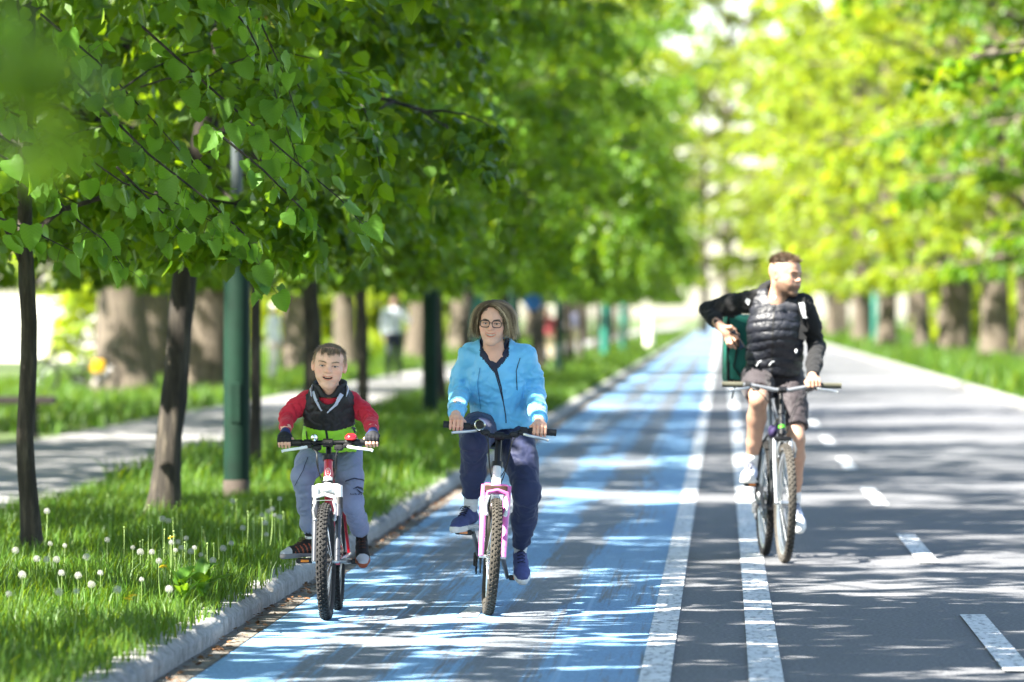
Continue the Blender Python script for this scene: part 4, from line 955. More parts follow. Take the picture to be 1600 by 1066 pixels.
    for q, s, pit in ((pr, -1, p.get('ppr', 0)), (pl, 1, p.get('ppl', 0))):
        pc = q + (s * .05, 0, 0); Rp = rot('X', pit); b = MB(); b.tube([q, q + (s * .09, 0, 0)], .006, 8)
        for e in (-1, 1): b.box(pc + Rp @ np.array((0, e * .036, 0)), (.085, .014, .024), Rp, bev=.004)
        for e in (-1, 0, 1): b.box(pc + Rp @ np.array((e * .034, 0, 0)), (.012, .07, .022), Rp, bev=.003)
        pd = b.build('pedal', m_blackp, root); MB().box(pc + Rp @ np.array((0, -.0445, 0)), (.04, .004, .012), Rp).build('reflector', m_reflo, pd)
    if p.get('extra'): p['extra'](root, hb_, bc, onbar, T, ht0, ht1, sa, cr, fa, fr, onax)
    bpy.context.view_layer.update(); Mw = Matrix.Translation(root.location) @ M
    def wp(q): return np.array(Mw @ Vector(q))
    tr = lambda q: axis_rot(q, *st)
    return dict(root=root, M=Mw, wp=wp, grip=lambda s, x: wp(tr(onbar(s, x))), pr=wp(pr + (-.05, 0, .012)), pl=wp(pl + (.05, 0, .012)), saddle=wp(sad), bc=wp(bc), bardir=unit(wp(tr(onbar(1, hw))) - wp(tr(onbar(-1, hw)))))
def bez(a, b, c, d, n=14):
    t = np.linspace(0, 1, n)[:, None]; a, b, c, d = [np.asarray(q, float) for q in (a, b, c, d)]
    return (1-t)**3 * a + 3 * (1-t)**2 * t * b + 3 * (1-t) * t * t * c + t**3 * d

m_redp = mat('red_frame_paint', '#b8112a', .3, coat=.5, var=.08); m_pink = mat('pink_frame_paint', '#d668ae', .33, coat=.5, var=.08); m_blkrim = mat('black_rim', '#1b1b1d', .4, .4)
m_darkred = mat('red_bell', '#c01820', .25, coat=.6); m_grey = mat('grey_fork_paint', '#a9abae', .35, .5, coat=.3); m_chrome = mat('chrome', '#d5d6d2', .12, 1., var=.04); m_brownr = mat('rusty_crown', '#4a3226', .8, var=.4, scale=40.)
m_green2 = mat('lime_decal', '#58b52a', .4); m_blkfr = mat('black_frame_paint', '#17181b', .35, coat=.4)
def boy_extra(root, hb_, bc, onbar, T, ht0, ht1, sa, cr, fa, fr, onax):
    b = MB(); p0 = onbar(1, .115); b.lathe([(0, .034), (.018, .032), (.029, .022), (.031, .012), (.026, .006), (0, .004)], p0 + (0, -.012, .012), (0, -.25, 1), 20); T(b).build('bell', m_darkred, hb_)
    l = MB(); q = onbar(-1, .065); l.tube([q + (0, .02, .02), q + (0, -.035, .026)], [.015, .019], 14); l.box(q + (0, 0, .0), (.022, .03, .03), bev=.005); lt = T(l).build('front_light', m_blackp, hb_)
    T(MB().lathe([(0, 0), (.016, 0), (.016, .004), (0, .007)], q + (0, -.034, .026), (0, -1, 0), 16)).build('lens', m_chrome, lt)
    # white emblem on the head tube: script-like strokes in an oval
    c = (ht0 + ht1) / 2; e = MB(); a = np.linspace(0, 6.28, 25)[:-1]
    fx = unit((1, 0, 0)); up = sa; f = np.cross(fx, up); f = -f if f[1] > 0 else f
    def pt(x, z): x_ = x; yb = math.sqrt(max(.0225 ** 2 - x_ ** 2, 0)); return c + fx * x_ + f * (yb + .0012) + up * z
    e.tube([pt(.013 * math.cos(q), .021 * math.sin(q) - .012) for q in a], .0011, 5, closed=True)
    for k in (-1, 0, 1): e.tube([pt(-.006 + .004 * k * 0, -.012 + .009 * k), pt(0, -.008 + .009 * k), pt(.006, -.013 + .009 * k)], .0011, 5)
    e.build('emblem', m_whitep, fr); MB().tube([ht0 + sa * .004, ht0 + sa * .034], .0232, 16).build('white_collar', m_whitep, fr)
def woman_extra(root, hb_, bc, onbar, T, ht0, ht1, sa, cr, fa, fr, onax):
    q = onbar(-1, .105); b = MB(); n = 20; b.lathe([(.010, .06), (.010, .02), (.012, .0), (.018, -.018), (.0265, -.030), (.0285, -.032), (.0265, -.0335), (.016, -.02), (.009, -.004), (0, 0)], q + (0, -.03, .012), (0, 1, 0), 24); b.tube([q + (0, .03, .012), q + (0, .05, .012)], .009, 10)
    hn = T(b).build('horn', m_chrome, hb_); T(MB().ball(q + (0, .075, .012), (.022, .032, .022), 14, 10)).build('rubber_bulb', m_blackp, hn); T(MB().lathe([(0, -.012), (.0155, -.0155)], q + (0, -.03, .012), (0, 1, 0), 18)).build('horn_mouth', m_blackp, hn)
    b = MB().box(onax(.665) + (0, -.055, .0), (.046, .006, .034), bev=.002); b.build('plate', m_whitep, root)
    b = MB().box(onax(.625) + (0, -.05, 0), (.115, .02, .035), bev=.004); b.build('crown_cover', m_brownr, root)
def man_extra(root, hb_, bc, onbar, T, ht0, ht1, sa, cr, fa, fr, onax):
    MB().tube([ht0 + sa * .03, ht0 + sa * .05], .0232, 14).build('lime_band', m_green2, fr)
    b = MB().ball(ht0 + (-.045, .10, .01), (.03, .05, .04), 12, 8); b.build('frame_bag', mat('purple_cloth', '#2a1d48', .8), root)
# the three ridden bicycles
BG = 'bicycles being ridden'
bike_b = make_bike('bicycle', 'small mountain bike with red head tube, white fork crown and red bell under the boy', BG, gp(508.5, 27.84)[:2], math.radians(.6), 0.,
    dict(R=.284, yf=.575, yr=.385, bb=.262, crown=.628, head=(.658, .785), bar=.862, rise=.0, half=.245, tw=.058, saddle=.735, seat_tube=.33, frame=m_redp, fork=mat('graphite_fork', '#43454b', .3, .4, coat=.4), m_crown=m_whitep, m_arch=m_whitep, susp=True, m_boot=m_blackp, tyre=m_rubber, rim=m_blkrim, theta=3, crank=.152, qx=.078, steer=-1.5, stem=.05, tube=.019, m_brake=m_grey, m_lever=m_whitep, grip=.115, rside=1, extra=boy_extra))
bike_w = make_bike('bicycle', 'pink bicycle with silver stem and chrome bulb horn, ridden by the woman', BG, gp(763, 28.31)[:2], math.radians(3.0), math.radians(3.6),
    dict(R=.289, yf=.60, yr=.41, bb=.272, crown=.618, head=(.66, .745), bar=.925, rise=.038, half=.278, tw=.056, saddle=.85, seat_tube=.34, frame=m_whitep, fork=m_pink, m_crown=m_pink, susp=True, m_boot=m_pink, m_arch=m_pink, tyre=mat('worn_rubber', '#343029', .9, var=.3, scale=30., bump=.3), rim=m_chrome, theta=43, crank=.165, steer=2.5, stem=.05, stem_r=.0165, m_brake=m_whitep, m_lever=m_steel, m_head=m_blackm, grip=.13, bend=.12, extra=woman_extra))
bike_m = make_bike('bicycle', 'black hybrid bicycle with grey front tyre and wide bar, ridden by the delivery rider', BG, gp(1226, 34.36)[:2], math.radians(6.0), math.radians(.4),
    dict(R=.357, yf=.645, yr=.43, bb=.315, crown=.742, head=(.775, .90), bar=1.068, rise=.03, half=.358, tw=.052, saddle=1.02, seat_tube=.48, frame=m_blkfr, fork=m_grey, m_crown=m_blackm, susp=False, tyre=m_rubber_grey, tyre2=m_rubber, rim=m_steel, theta=54, crank=.17, steer=1., stem=.07, m_brake=m_alu, m_bar=m_alu, m_grip=mat('olive_grip', '#4b4a3c', .8), grip=.12, m_der=m_alu, bend=.2, extra=man_extra, refl=False))

# ------------------------------------------------------------------ people
def skin_mat(name, rough=.5): return mat(name, '#ffffff', rough, var=.05, scale=30., bump=.06, bscale=220., vcol=True, sss=.12, spec=.4)
m_skin = skin_mat('skin')
m_eye = mat('eye', '#ffffff', .12, var=0., vcol=True, coat=.6); m_teeth = mat('teeth', '#e9e2d4', .3, var=.03)
def part(name, V, F, m, parent, cols=None, mats=None, smooth=True): return link(name, raw_mesh(name, V, F, smooth, cols, mats), parent, m)
def head_sdf(h, p):
    s = Sdf(h); jw = p.get('jaw', 1.); fat = p.get('cheek', 1.)
    s.ell((0, .016, .030), (.075, .096, .084), k=.02); s.ell((0, -.022, -.03), (.061 * jw, .070, .078), k=.035)
    s.ell((0, -.045, .045), (.058, .042, .05), k=.03)                                   # forehead
    for q in (-1, 1):
        s.cone((q * .048 * jw, .008, -.050), (q * .015, -.066, -.097), .018, .015, k=.03); s.ell((q * .041 * fat, -.056, -.022), (.024, .022, .022), k=.022)
        s.ell((q * .030 * fat, -.062, -.052), (.024 * fat, .022, .024), k=.022)
        s.cone((q * .010, -.0855, .022), (q * .044, -.072, .022), p.get('ridge', .010), p.get('ridge', .010) * .8, k=.014)      # brow
    s.ell((0, -.070, -.098), (.019, .019, .015), k=.02)
    for q in (-1, 1): s.ell((q * .031, -.0935, .0035), (.0175, .0135, .0115), k=.014, sub=True); s.ell((q * .031, -.0705, .0035), .0142, k=.006)
    nl = p.get('nose', 1.)
    for q in (-1, 1):
        oh = p.get('lid', .004)
        s.ell((q * .0315, -.090, .0030), (.0155, .016, oh), rot('Y', -q * 4), k=.0015, sub=True)
        s.cone((q * .019, -.0815, .0035 + oh + .0015), (q * .0455, -.0765, .0035 + oh * .8), .0022, .0022, k=.003)
    s.cone((0, -.082, .014), (0, -.096 - .010 * nl, -.020), .0075, .0095, k=.010); s.ell((0, -.098 - .008 * nl, -.023), (.0112, .0105, .0098), k=.006)
    for q in (-1, 1): s.ell((q * .0125, -.0915, -.0255), (.0072, .0095, .0072), k=.006); s.ell((q * .0062, -.1005, -.0315), (.0036, .0045, .0034), k=.002, sub=True)
    mw, mo, my = p.get('mouth', (.024, .004, .003)); zc = -.058
    s.ell((0, -.078, zc), (.030, .018, .020), k=.015)
    for a, b_, z0, zz, rr in ((-1, 0, .0, .0045, .0052), (0, 1, .0045, .0, .0052)):
        s.cone((a * mw, -.0815 + .006 * abs(a), zc + my * abs(a) + mo * .6), (b_ * mw, -.0815 + .006 * abs(b_), zc + my * abs(b_) + mo * .6), .0035 + .0022 * (1 - abs(a)), .0035 + .0022 * (1 - abs(b_)), k=.005)
    if True:
        for a, b_ in ((-1, 0), (0, 1)): s.cone((a * mw * .96, -.0815 + .006 * abs(a), zc + my * abs(a) - mo * (1 - abs(a)) * 1.9), (b_ * mw * .96, -.0815 + .006 * abs(b_), zc + my * abs(b_) - mo * (1 - abs(b_)) * 1.9), .0038 + .003 * (1 - abs(a)), .0038 + .003 * (1 - abs(b_)), k=.006)
    if mo > .0025:
        for xx, wz in ((-.52, .8), (0, 1.05), (.52, .8)): s.ell((xx * mw, -.094 + .003 * abs(xx), zc - mo * .35 + my * .30 * abs(xx)), (mw * .46, .020, mo * wz), rot('Y', -math.degrees(math.atan(my * 1.1 / mw)) * np.sign(xx)), k=.002, sub=True)
    else: s.ell((0, -.0935, zc - .001), (mw * .95, .007, .0016), k=.003, sub=True)
    for q in (-1, 1):
        Re = rot('Z', q * -22) @ rot('X', -8); s.ell((q * .0775, .012, .0), (.0085, .019, .031), Re, k=.008); s.ell((q * .0845, .008, .004), (.0055, .0105, .020), Re, k=.005, sub=True)
    s.cone((0, .022, -.055), (0, .045, -p.get('neckz', .17)), p.get('neck', .054), p.get('neck', .054) * 1.03, k=.03)
    return s
def head_colors(V, p):
    base = np.array(p['skin']); C = np.tile(base, (len(V), 1)); x, y, z = V.T
    def blob(c, r, col, a):
        nonlocal C
        d = (((V - np.array(c)) / np.array(r)) ** 2).sum(1); w_ = (np.exp(-d * 1.4) * a)[:, None]; C = C * (1 - w_) + np.array(col) * w_
    red = base * (1.10, .72, .66)
    for q in (-1, 1): blob((q * .042, -.07, -.03), (.026, .03, .022), red, p.get('blush', .5)); blob((q * .08, .01, 0), (.02, .025, .04), red, .5); blob((q * .031, -.085, .004), (.02, .012, .012), base * (.62, .5, .46), .55)
    blob((0, -.108, -.022), (.014, .012, .012), red, .55)
    mw, mo, my = p.get('mouth', (.024, .004, .003)); lip = np.array(p.get('lip', base * (.82, .42, .40)))
    zz = -.058 + my * np.clip(np.abs(x) / mw, 0, 1) ** 2; m = (y < -.066) & (np.abs(x) < mw * 1.08) & (np.abs(z - zz + mo * .4) < .0042 + mo * 1.25) ; e = np.clip(1 - (np.abs(x) / (mw * 1.08)) ** 4, 0, 1) * m
    C = C * (1 - .75 * e[:, None]) + lip * .75 * e[:, None]
    if mo > .0025:
        ins = (y > -.080) & (np.abs(x) < mw * .85) & (np.abs(z - (-.058 - mo * .35)) < mo * 1.1) & (y < -.06); C[ins] = (.055, .012, .012)
    if 'beard' in p:
        f = np.clip((-.028 + .25 * (y + .02) - z) / .022, 0, 1) * np.clip((.018 - y) / .02, 0, 1) * (1 - np.exp(-(((x / .040) ** 2) + ((z + .03) / .032) ** 2) * 1.0) * (z > -.060)) * (z > -.16)
        f = np.clip(f * 1.6, 0, 1) * (.75 + .25 * fbm(V * 240, 2)); f *= 1 - .9 * e; f = f * np.clip((z + .155) / .04, 0, 1); C = C * (1 - .86 * f[:, None]) + np.array(p['beard']) * .86 * f[:, None]
    if 'stubble' in p:   # cropped sides
        f = np.clip((z - .0 - np.clip(-y, 0, .1) * .42) / .02, 0, 1) * (y > -.062) * p['stubble'][1]; f = f * (z > .012 + (y < .0) * .012); C = C * (1 - f[:, None]) + np.array(p['stubble'][0]) * f[:, None]
    for q in (-1, 1):      # brows and lash lines
        xx = q * x; t = np.clip((xx - .012) / .036, 0, 1); zb_ = .0205 + p.get('browz', 0.) + .0055 * np.sin(t * 2.2)
        f = np.clip(1.3 - np.abs(z - zb_) / .0036, 0, 1) * ((xx > .011) & (xx < .049) & (y < -.05)) * p.get('brow_a', .8); C = C * (1 - f[:, None]) + np.array(p['brow']) * f[:, None]
        oh = p.get('lid', .004); ze = .0032 + oh * np.sqrt(np.clip(1 - ((xx - .0315) / .0165) ** 2, 0, 1)); f = np.clip(1.4 - np.abs(z - ze) / .0016, 0, 1) * ((np.abs(xx - .0315) < .0165) & (y < -.066)) * .8; C = C * (1 - f[:, None]) + np.array((.035, .022, .016)) * f[:, None]
    return np.clip(C * (1 + (fbm(V * 130, 2) - .5) * .12)[:, None], 0, 1)
def strands(name, roots, dirs, lens, wid, grav, parent, m, M, seg=4, seed=0, curl=0., bend=None):
    """hair: thin tapering ribbons leaving the scalp"""
    r = np.random.default_rng(seed); n = len(roots); P = roots.copy(); D = dirs / np.linalg.norm(dirs, axis=1)[:, None]; V = []; side = np.cross(D, r.normal(0, 1, (n, 3))); side /= np.linalg.norm(side, axis=1)[:, None] + 1e-9
    for k in range(seg + 1):
        wk = (wid * (1 - .8 * k / seg))[:, None] if not np.isscalar(wid) else wid * (1 - .8 * k / seg); V.append(P - side * wk); V.append(P + side * wk)
        D = D + np.asarray(grav) * (1 / seg) + r.normal(0, curl, (n, 3)) * (k > 0)
        if bend is not None: D = bend(P, D, k / seg)
        D /= np.linalg.norm(D, axis=1)[:, None]; P = P + D * (lens / seg)[:, None]
    V = np.stack(V, 1).reshape(-1, 3); o = np.arange(n)[:, None] * (2 * seg + 2); F = np.vstack([o + np.array([[2*k, 2*k+1, 2*k+3, 2*k+2]]) for k in range(seg)])
    V = V @ M[:3, :3].T + M[:3, 3]; return V, F
def hair_cols(n, seg, base, r, var=.35, tip=None):
    c = np.array(base)[None] * (1 + (r.random((n, 1)) - .5) * 2 * var); c = np.repeat(c[:, None], 2 * seg + 2, 1)
    if tip is not None:
        t = np.repeat(np.linspace(0, 1, seg + 1), 2)[None, :, None]; c = c * (1 - t) + np.array(tip) * t * (1 + (r.random((n, 1, 1)) - .5) * .5)
    return c.reshape(-1, 3)
m_hair = mat('hair', '#ffffff', .5, var=.1, vcol=True, spec=.35)
def eyes_for(body, p, M, sc):
    for q in (-1, 1):
        b = MB().ball((0, 0, 0), .0122, 24, 18, rot('X', 90)); V = b.v[0]; gz = p.get('gaze', (0, 0)); fdir = unit((gz[0], -1, gz[1])); ang = np.arccos(np.clip(V @ fdir / .0122, -1, 1)); C = np.tile(np.array([.50, .47, .44]), (len(V), 1)); C[ang < .50] = p.get('iris', (.10, .06, .03)); C[ang < .22] = (.006, .006, .006)
        V = V + (q * .031, -.0705, .0035); V = V @ M[:3, :3].T + M[:3, 3]; link('eye', raw_mesh('eye', V, np.array(b.q), True, C), body, m_eye)
def brows(body, p, M, seed=0):
    r = np.random.default_rng(seed)
    for q in (-1, 1):
        n = int(200 * p.get('brow_a', .8)); t = r.random(n); x = .013 + .034 * t; z = .0195 + p.get('browz', .0) + .006 * np.sin(t * 2.2) + r.normal(0, .0012, n); y = -.0955 + .020 * t ** 1.6; R0 = np.stack([q * x, y, z], 1); D = np.stack([q * (.7 + .3 * t), .15 * t - .25, .35 - .5 * t], 1)
        V, F = strands('b', R0, D, np.full(n, .008), .0009, (0, 0, 0), None, None, M, 2, seed); link('eyebrow', raw_mesh('eyebrow', V, F, True, hair_cols(n, 2, p['brow'], r, .2)), body, m_hair)
def Mhead(c, yaw, pitch, roll, sc):
    M = np.eye(4); M[:3, :3] = (rot('Z', yaw) @ rot('Y', roll) @ rot('X', pitch)) @ np.diag([sc] * 3 if np.isscalar(sc) else sc); M[:3, 3] = c; return M
def scalp(n, seed, keep, inflate=0.):
    """points on the skull with outward normals"""
    r = np.random.default_rng(seed); d = r.normal(0, 1, (n, 3)); d /= np.linalg.norm(d, axis=1)[:, None]; R = np.array([.0755, .0965, .0845]) + inflate; P = d * R + (0, .016, .030); Nn = d / R; Nn /= np.linalg.norm(Nn, axis=1)[:, None]
    f = d * (np.array([.0585, .0425, .0505]) + inflate) + (0, -.045, .045)          # forehead bulge in front
    k = keep(P); return P[k], Nn[k]
def grip_hand(s, C, bar, fwd, up, sc, side, curl=1.):
    """fingers closed round a bar at C; bar: unit axis pointing to rider's left; side: +1 rider's left hand"""
    bx = unit(bar); f = unit(np.asarray(fwd) - bx * (np.asarray(fwd) @ bx)); u = np.cross(bx, f) ; u = u if u @ np.asarray(up) > 0 else -u
    L = lambda x, y, z: np.asarray(C) + sc * (bx * x * side + f * -y + u * z)       # x outwards, y backwards, z up
    kn = []
    for i, x in enumerate((-.031, -.0105, .0105, .030)):                           # index is innermost
        lk = (1.0, 1.06, 1.0, .86)[i]; m = L(x, .006, .039 * (1 if i < 3 else .93)); p1 = L(x * 1.02, -.026 * lk, .030 * lk); p2 = L(x * 1.02, -.033 * lk, -.002); p3 = L(x, -.017, -.0235 * lk)
        r0 = (.0098, .0100, .0096, .0086)[i] * sc; s.chain([m, p1, p2, p3], [r0 * 1.08, r0, r0 * .93, r0 * .82], k=.003 * sc); kn.append((m, p1, p2, p3, r0))
    w = L(0, .082, .048)
    s.ell(L(-.001, .034, .037), np.array((.041, .034, .0155)) * sc, np.stack([bx, unit(f), u], 1), k=.014 * sc)
    s.cone(L(0, .03, .038), w, .030 * sc, .024 * sc, k=.015 * sc, flat=(u, .75))
    s.chain([L(-.026, .046, .030), L(-.046, .022, .018), L(-.044, -.006, .004), L(-.034, -.022, -.006)], [.014 * sc, .0125 * sc, .0105 * sc, .009 * sc], k=.006 * sc)
    return w, kn, L
def open_limb(s, pts, rad, **kw): s.chain(pts, rad, **kw); return s
def shoe(parent, ball, yaw, pitch, L, m_up, m_sole, m_lace, roll=0., accent=None, toe=None):
    k = L / .27; R = rot('Z', yaw) @ rot('X', pitch) @ rot('Y', roll); M = np.eye(4); M[:3, :3] = R * k; M[:3, 3] = ball
    tx = lambda V: V @ M[:3, :3].T + M[:3, 3]
    s = Sdf(.0062); s.cone((0, .148, .048), (0, .06, .050), .034, .037, k=.02); s.cone((0, .06, .048), (.002, -.025, .036), .038, .041, k=.02, flat=((0, 0, 1), .86)); s.cone((.002, -.025, .034), (.002, -.078, .028), .041, .031, k=.02, flat=((0, 0, 1), .8))
    s.cone((0, .125, .06), (0, .130, .098), .040, .040, k=.02, flat=((1, 0, 0), .86)); s.cone((0, .13, .08), (0, .134, .13), .029, .03, k=.006, sub=True); s.cut((0, 0, .012), (0, 0, -1)); s.cone((0, .085, .085), (0, .03, .075), .018, .012, k=.015)
    V, F = s.solve(2); cols = None; V0 = V.copy()
    fc = V0[F].mean(1); mi = np.zeros(len(F), int)
    if toe is not None: mi[(fc[:, 1] < -.045) & (fc[:, 2] < .07)] = 1
    if accent is not None: mi[(np.abs(fc[:, 0]) > .026) & (fc[:, 1] < .10) & (fc[:, 1] > -.03) & (np.abs(((fc[:, 1] * 30 + fc[:, 2] * 12) % 1) - .5) < .16)] = 2
    sh = part('shoe', tx(V), F, [m_up, toe or m_up, accent or m_up], parent, mats=mi)
    s = Sdf(.005); s.cone((0, .150, .012), (0, .06, .012), .037, .036, k=.02); s.cone((0, .06, .012), (.002, -.025, .012), .036, .044, k=.02); s.cone((.002, -.025, .012), (.002, -.080, .016), .044, .032, k=.02); s.cut((0, 0, .026), (0, .10, 1)); s.cut((0, 0, -.004), (0, 0, -1)); V, F = s.solve(1)
    part('sole', tx(V), F, m_sole, sh)
    b = MB()
    for i in range(5):
        y = -.012 + .019 * i; z = .070 + .0105 * i - (.004 if i == 0 else 0); b.tube([(-.021, y + .006, z - .007), (0, y - .003, z + .003), (.021, y + .006, z - .007)], .0026, 5); b.tube([(-.020, y, z - .007), (.02, y + .017, z + .003)], .0022, 4)
    for q in (-1, 1): b.tube([(0, .072, .118), (q * .016, .055, .118), (q * .024, .045, .104)], .002, 4)
    b.v = [tx(v) for v in b.v]; b.build('laces', m_lace, sh)
    return sh, np.array(M[:3, :3] @ (0, .130, .10) + M[:3, 3])
def on_surface(bvh, x, z, y0, d=3., off=.003):
    h = bvh.ray_cast(Vector((x, y0, z)), Vector((0, 1, 0)), d)
    return None if h[0] is None else (np.array(h[0]) + np.array(h[1]) * off, np.array(h[1]))
def bvh_of(V, F): return BVHTree.FromPolygons([tuple(v) for v in V], [tuple(int(i) for i in f) for f in F])
def ribbon(bvh, pts, wd, y0, off=.004, n=24, stiff=False):
    """flat strip laid on cloth along pts (x, z)"""
    P = np.array(pts, float); c = np.concatenate([[0], np.cumsum(np.linalg.norm(np.diff(P, axis=0), axis=1))]); t = np.linspace(0, c[-1], n); Q = np.stack([np.interp(t, c, P[:, 0]), np.interp(t, c, P[:, 1])], 1); T = np.gradient(Q, axis=0); T /= np.linalg.norm(T, axis=1)[:, None]
    Sd = np.stack([T[:, 1], -T[:, 0]], 1); w_ = np.full(n, wd) if np.isscalar(wd) else np.interp(np.linspace(0, 1, n), np.linspace(0, 1, len(wd)), wd); V = []; last = None
    for i in range(n):
        for s in (-1, 0, 1):
            q = Q[i] + Sd[i] * s * w_[i] / 2; h = on_surface(bvh, q[0], q[1], y0, off=off)
            if h is None: h = last
            if h is None: return None
            last = h; V.append(h[0])
    V = np.array(V); F = []
    if stiff:
        y = V[:, 1].reshape(n, 3).min(1); y = np.array([y[max(0, i - 2):i + 3].min() for i in range(n)]); y = np.array([y[max(0, i - 2):i + 3].mean() for i in range(n)]); V[:, 1] = np.repeat(y, 3)
    for i in range(n - 1):
        for s in (0, 1): F.append((i*3+s, i*3+s+1, i*3+s+4, i*3+s+3))
    return V, np.array(F)
def add_ribbon(name, bvh, pts, wd, y0, m, parent, off=.004, n=24):
    r = ribbon(bvh, pts, wd, y0, off, n)
    if r is None: return None
    V, F = r; Nn = normals(V, F); Nn[Nn[:, 1] > 0] *= -1; V2 = V - Nn * .004; k = len(V); o = part(name, np.vstack([V, V2]), np.vstack([F, F[:, ::-1] + k]), m, parent); return o
def joinm(parts):
    V, F, C, n = [], [], [], 0
    for v, f, c in parts: V.append(v); F.append(f + n); C.append(np.tile(np.asarray(c), (len(v), 1)) if np.ndim(c) == 1 else c); n += len(v)
    return np.vstack(V), np.vstack(F), np.vstack(C)
def head_part(p, M, h=.0020):
    V, F = head_sdf(h, p).solve(1); C = head_colors(V, p); return V @ M[:3, :3].T + M[:3, 3], F, C
def hand_cols(V, base, kn, r=.011):
    C = np.tile(np.array(base), (len(V), 1)); red = np.array(base) * (1.05, .72, .66)
    for m, p1, p2, p3, r0 in kn:
        for q, a in ((m, .35), (p1, .5), (p3, .35)):
            w_ = np.exp(-((V - q) ** 2).sum(1) / (2 * (.008 ** 2)))[:, None] * a; C = C * (1 - w_) + red * w_
    return C
def person_root(label, foot, V, F, C):
    o = link('person', raw_mesh('person', np.asarray(V) - foot, F, True, C), None, m_skin, label, 'person', 'people on bicycles'); o.location = foot; return o
class Shift:
    """parts are written in world coordinates; children of the person need them relative to it"""
def attach(o, root):
    o.parent = root; o.matrix_parent_inverse = Matrix.Translation(-Vector(root.location))

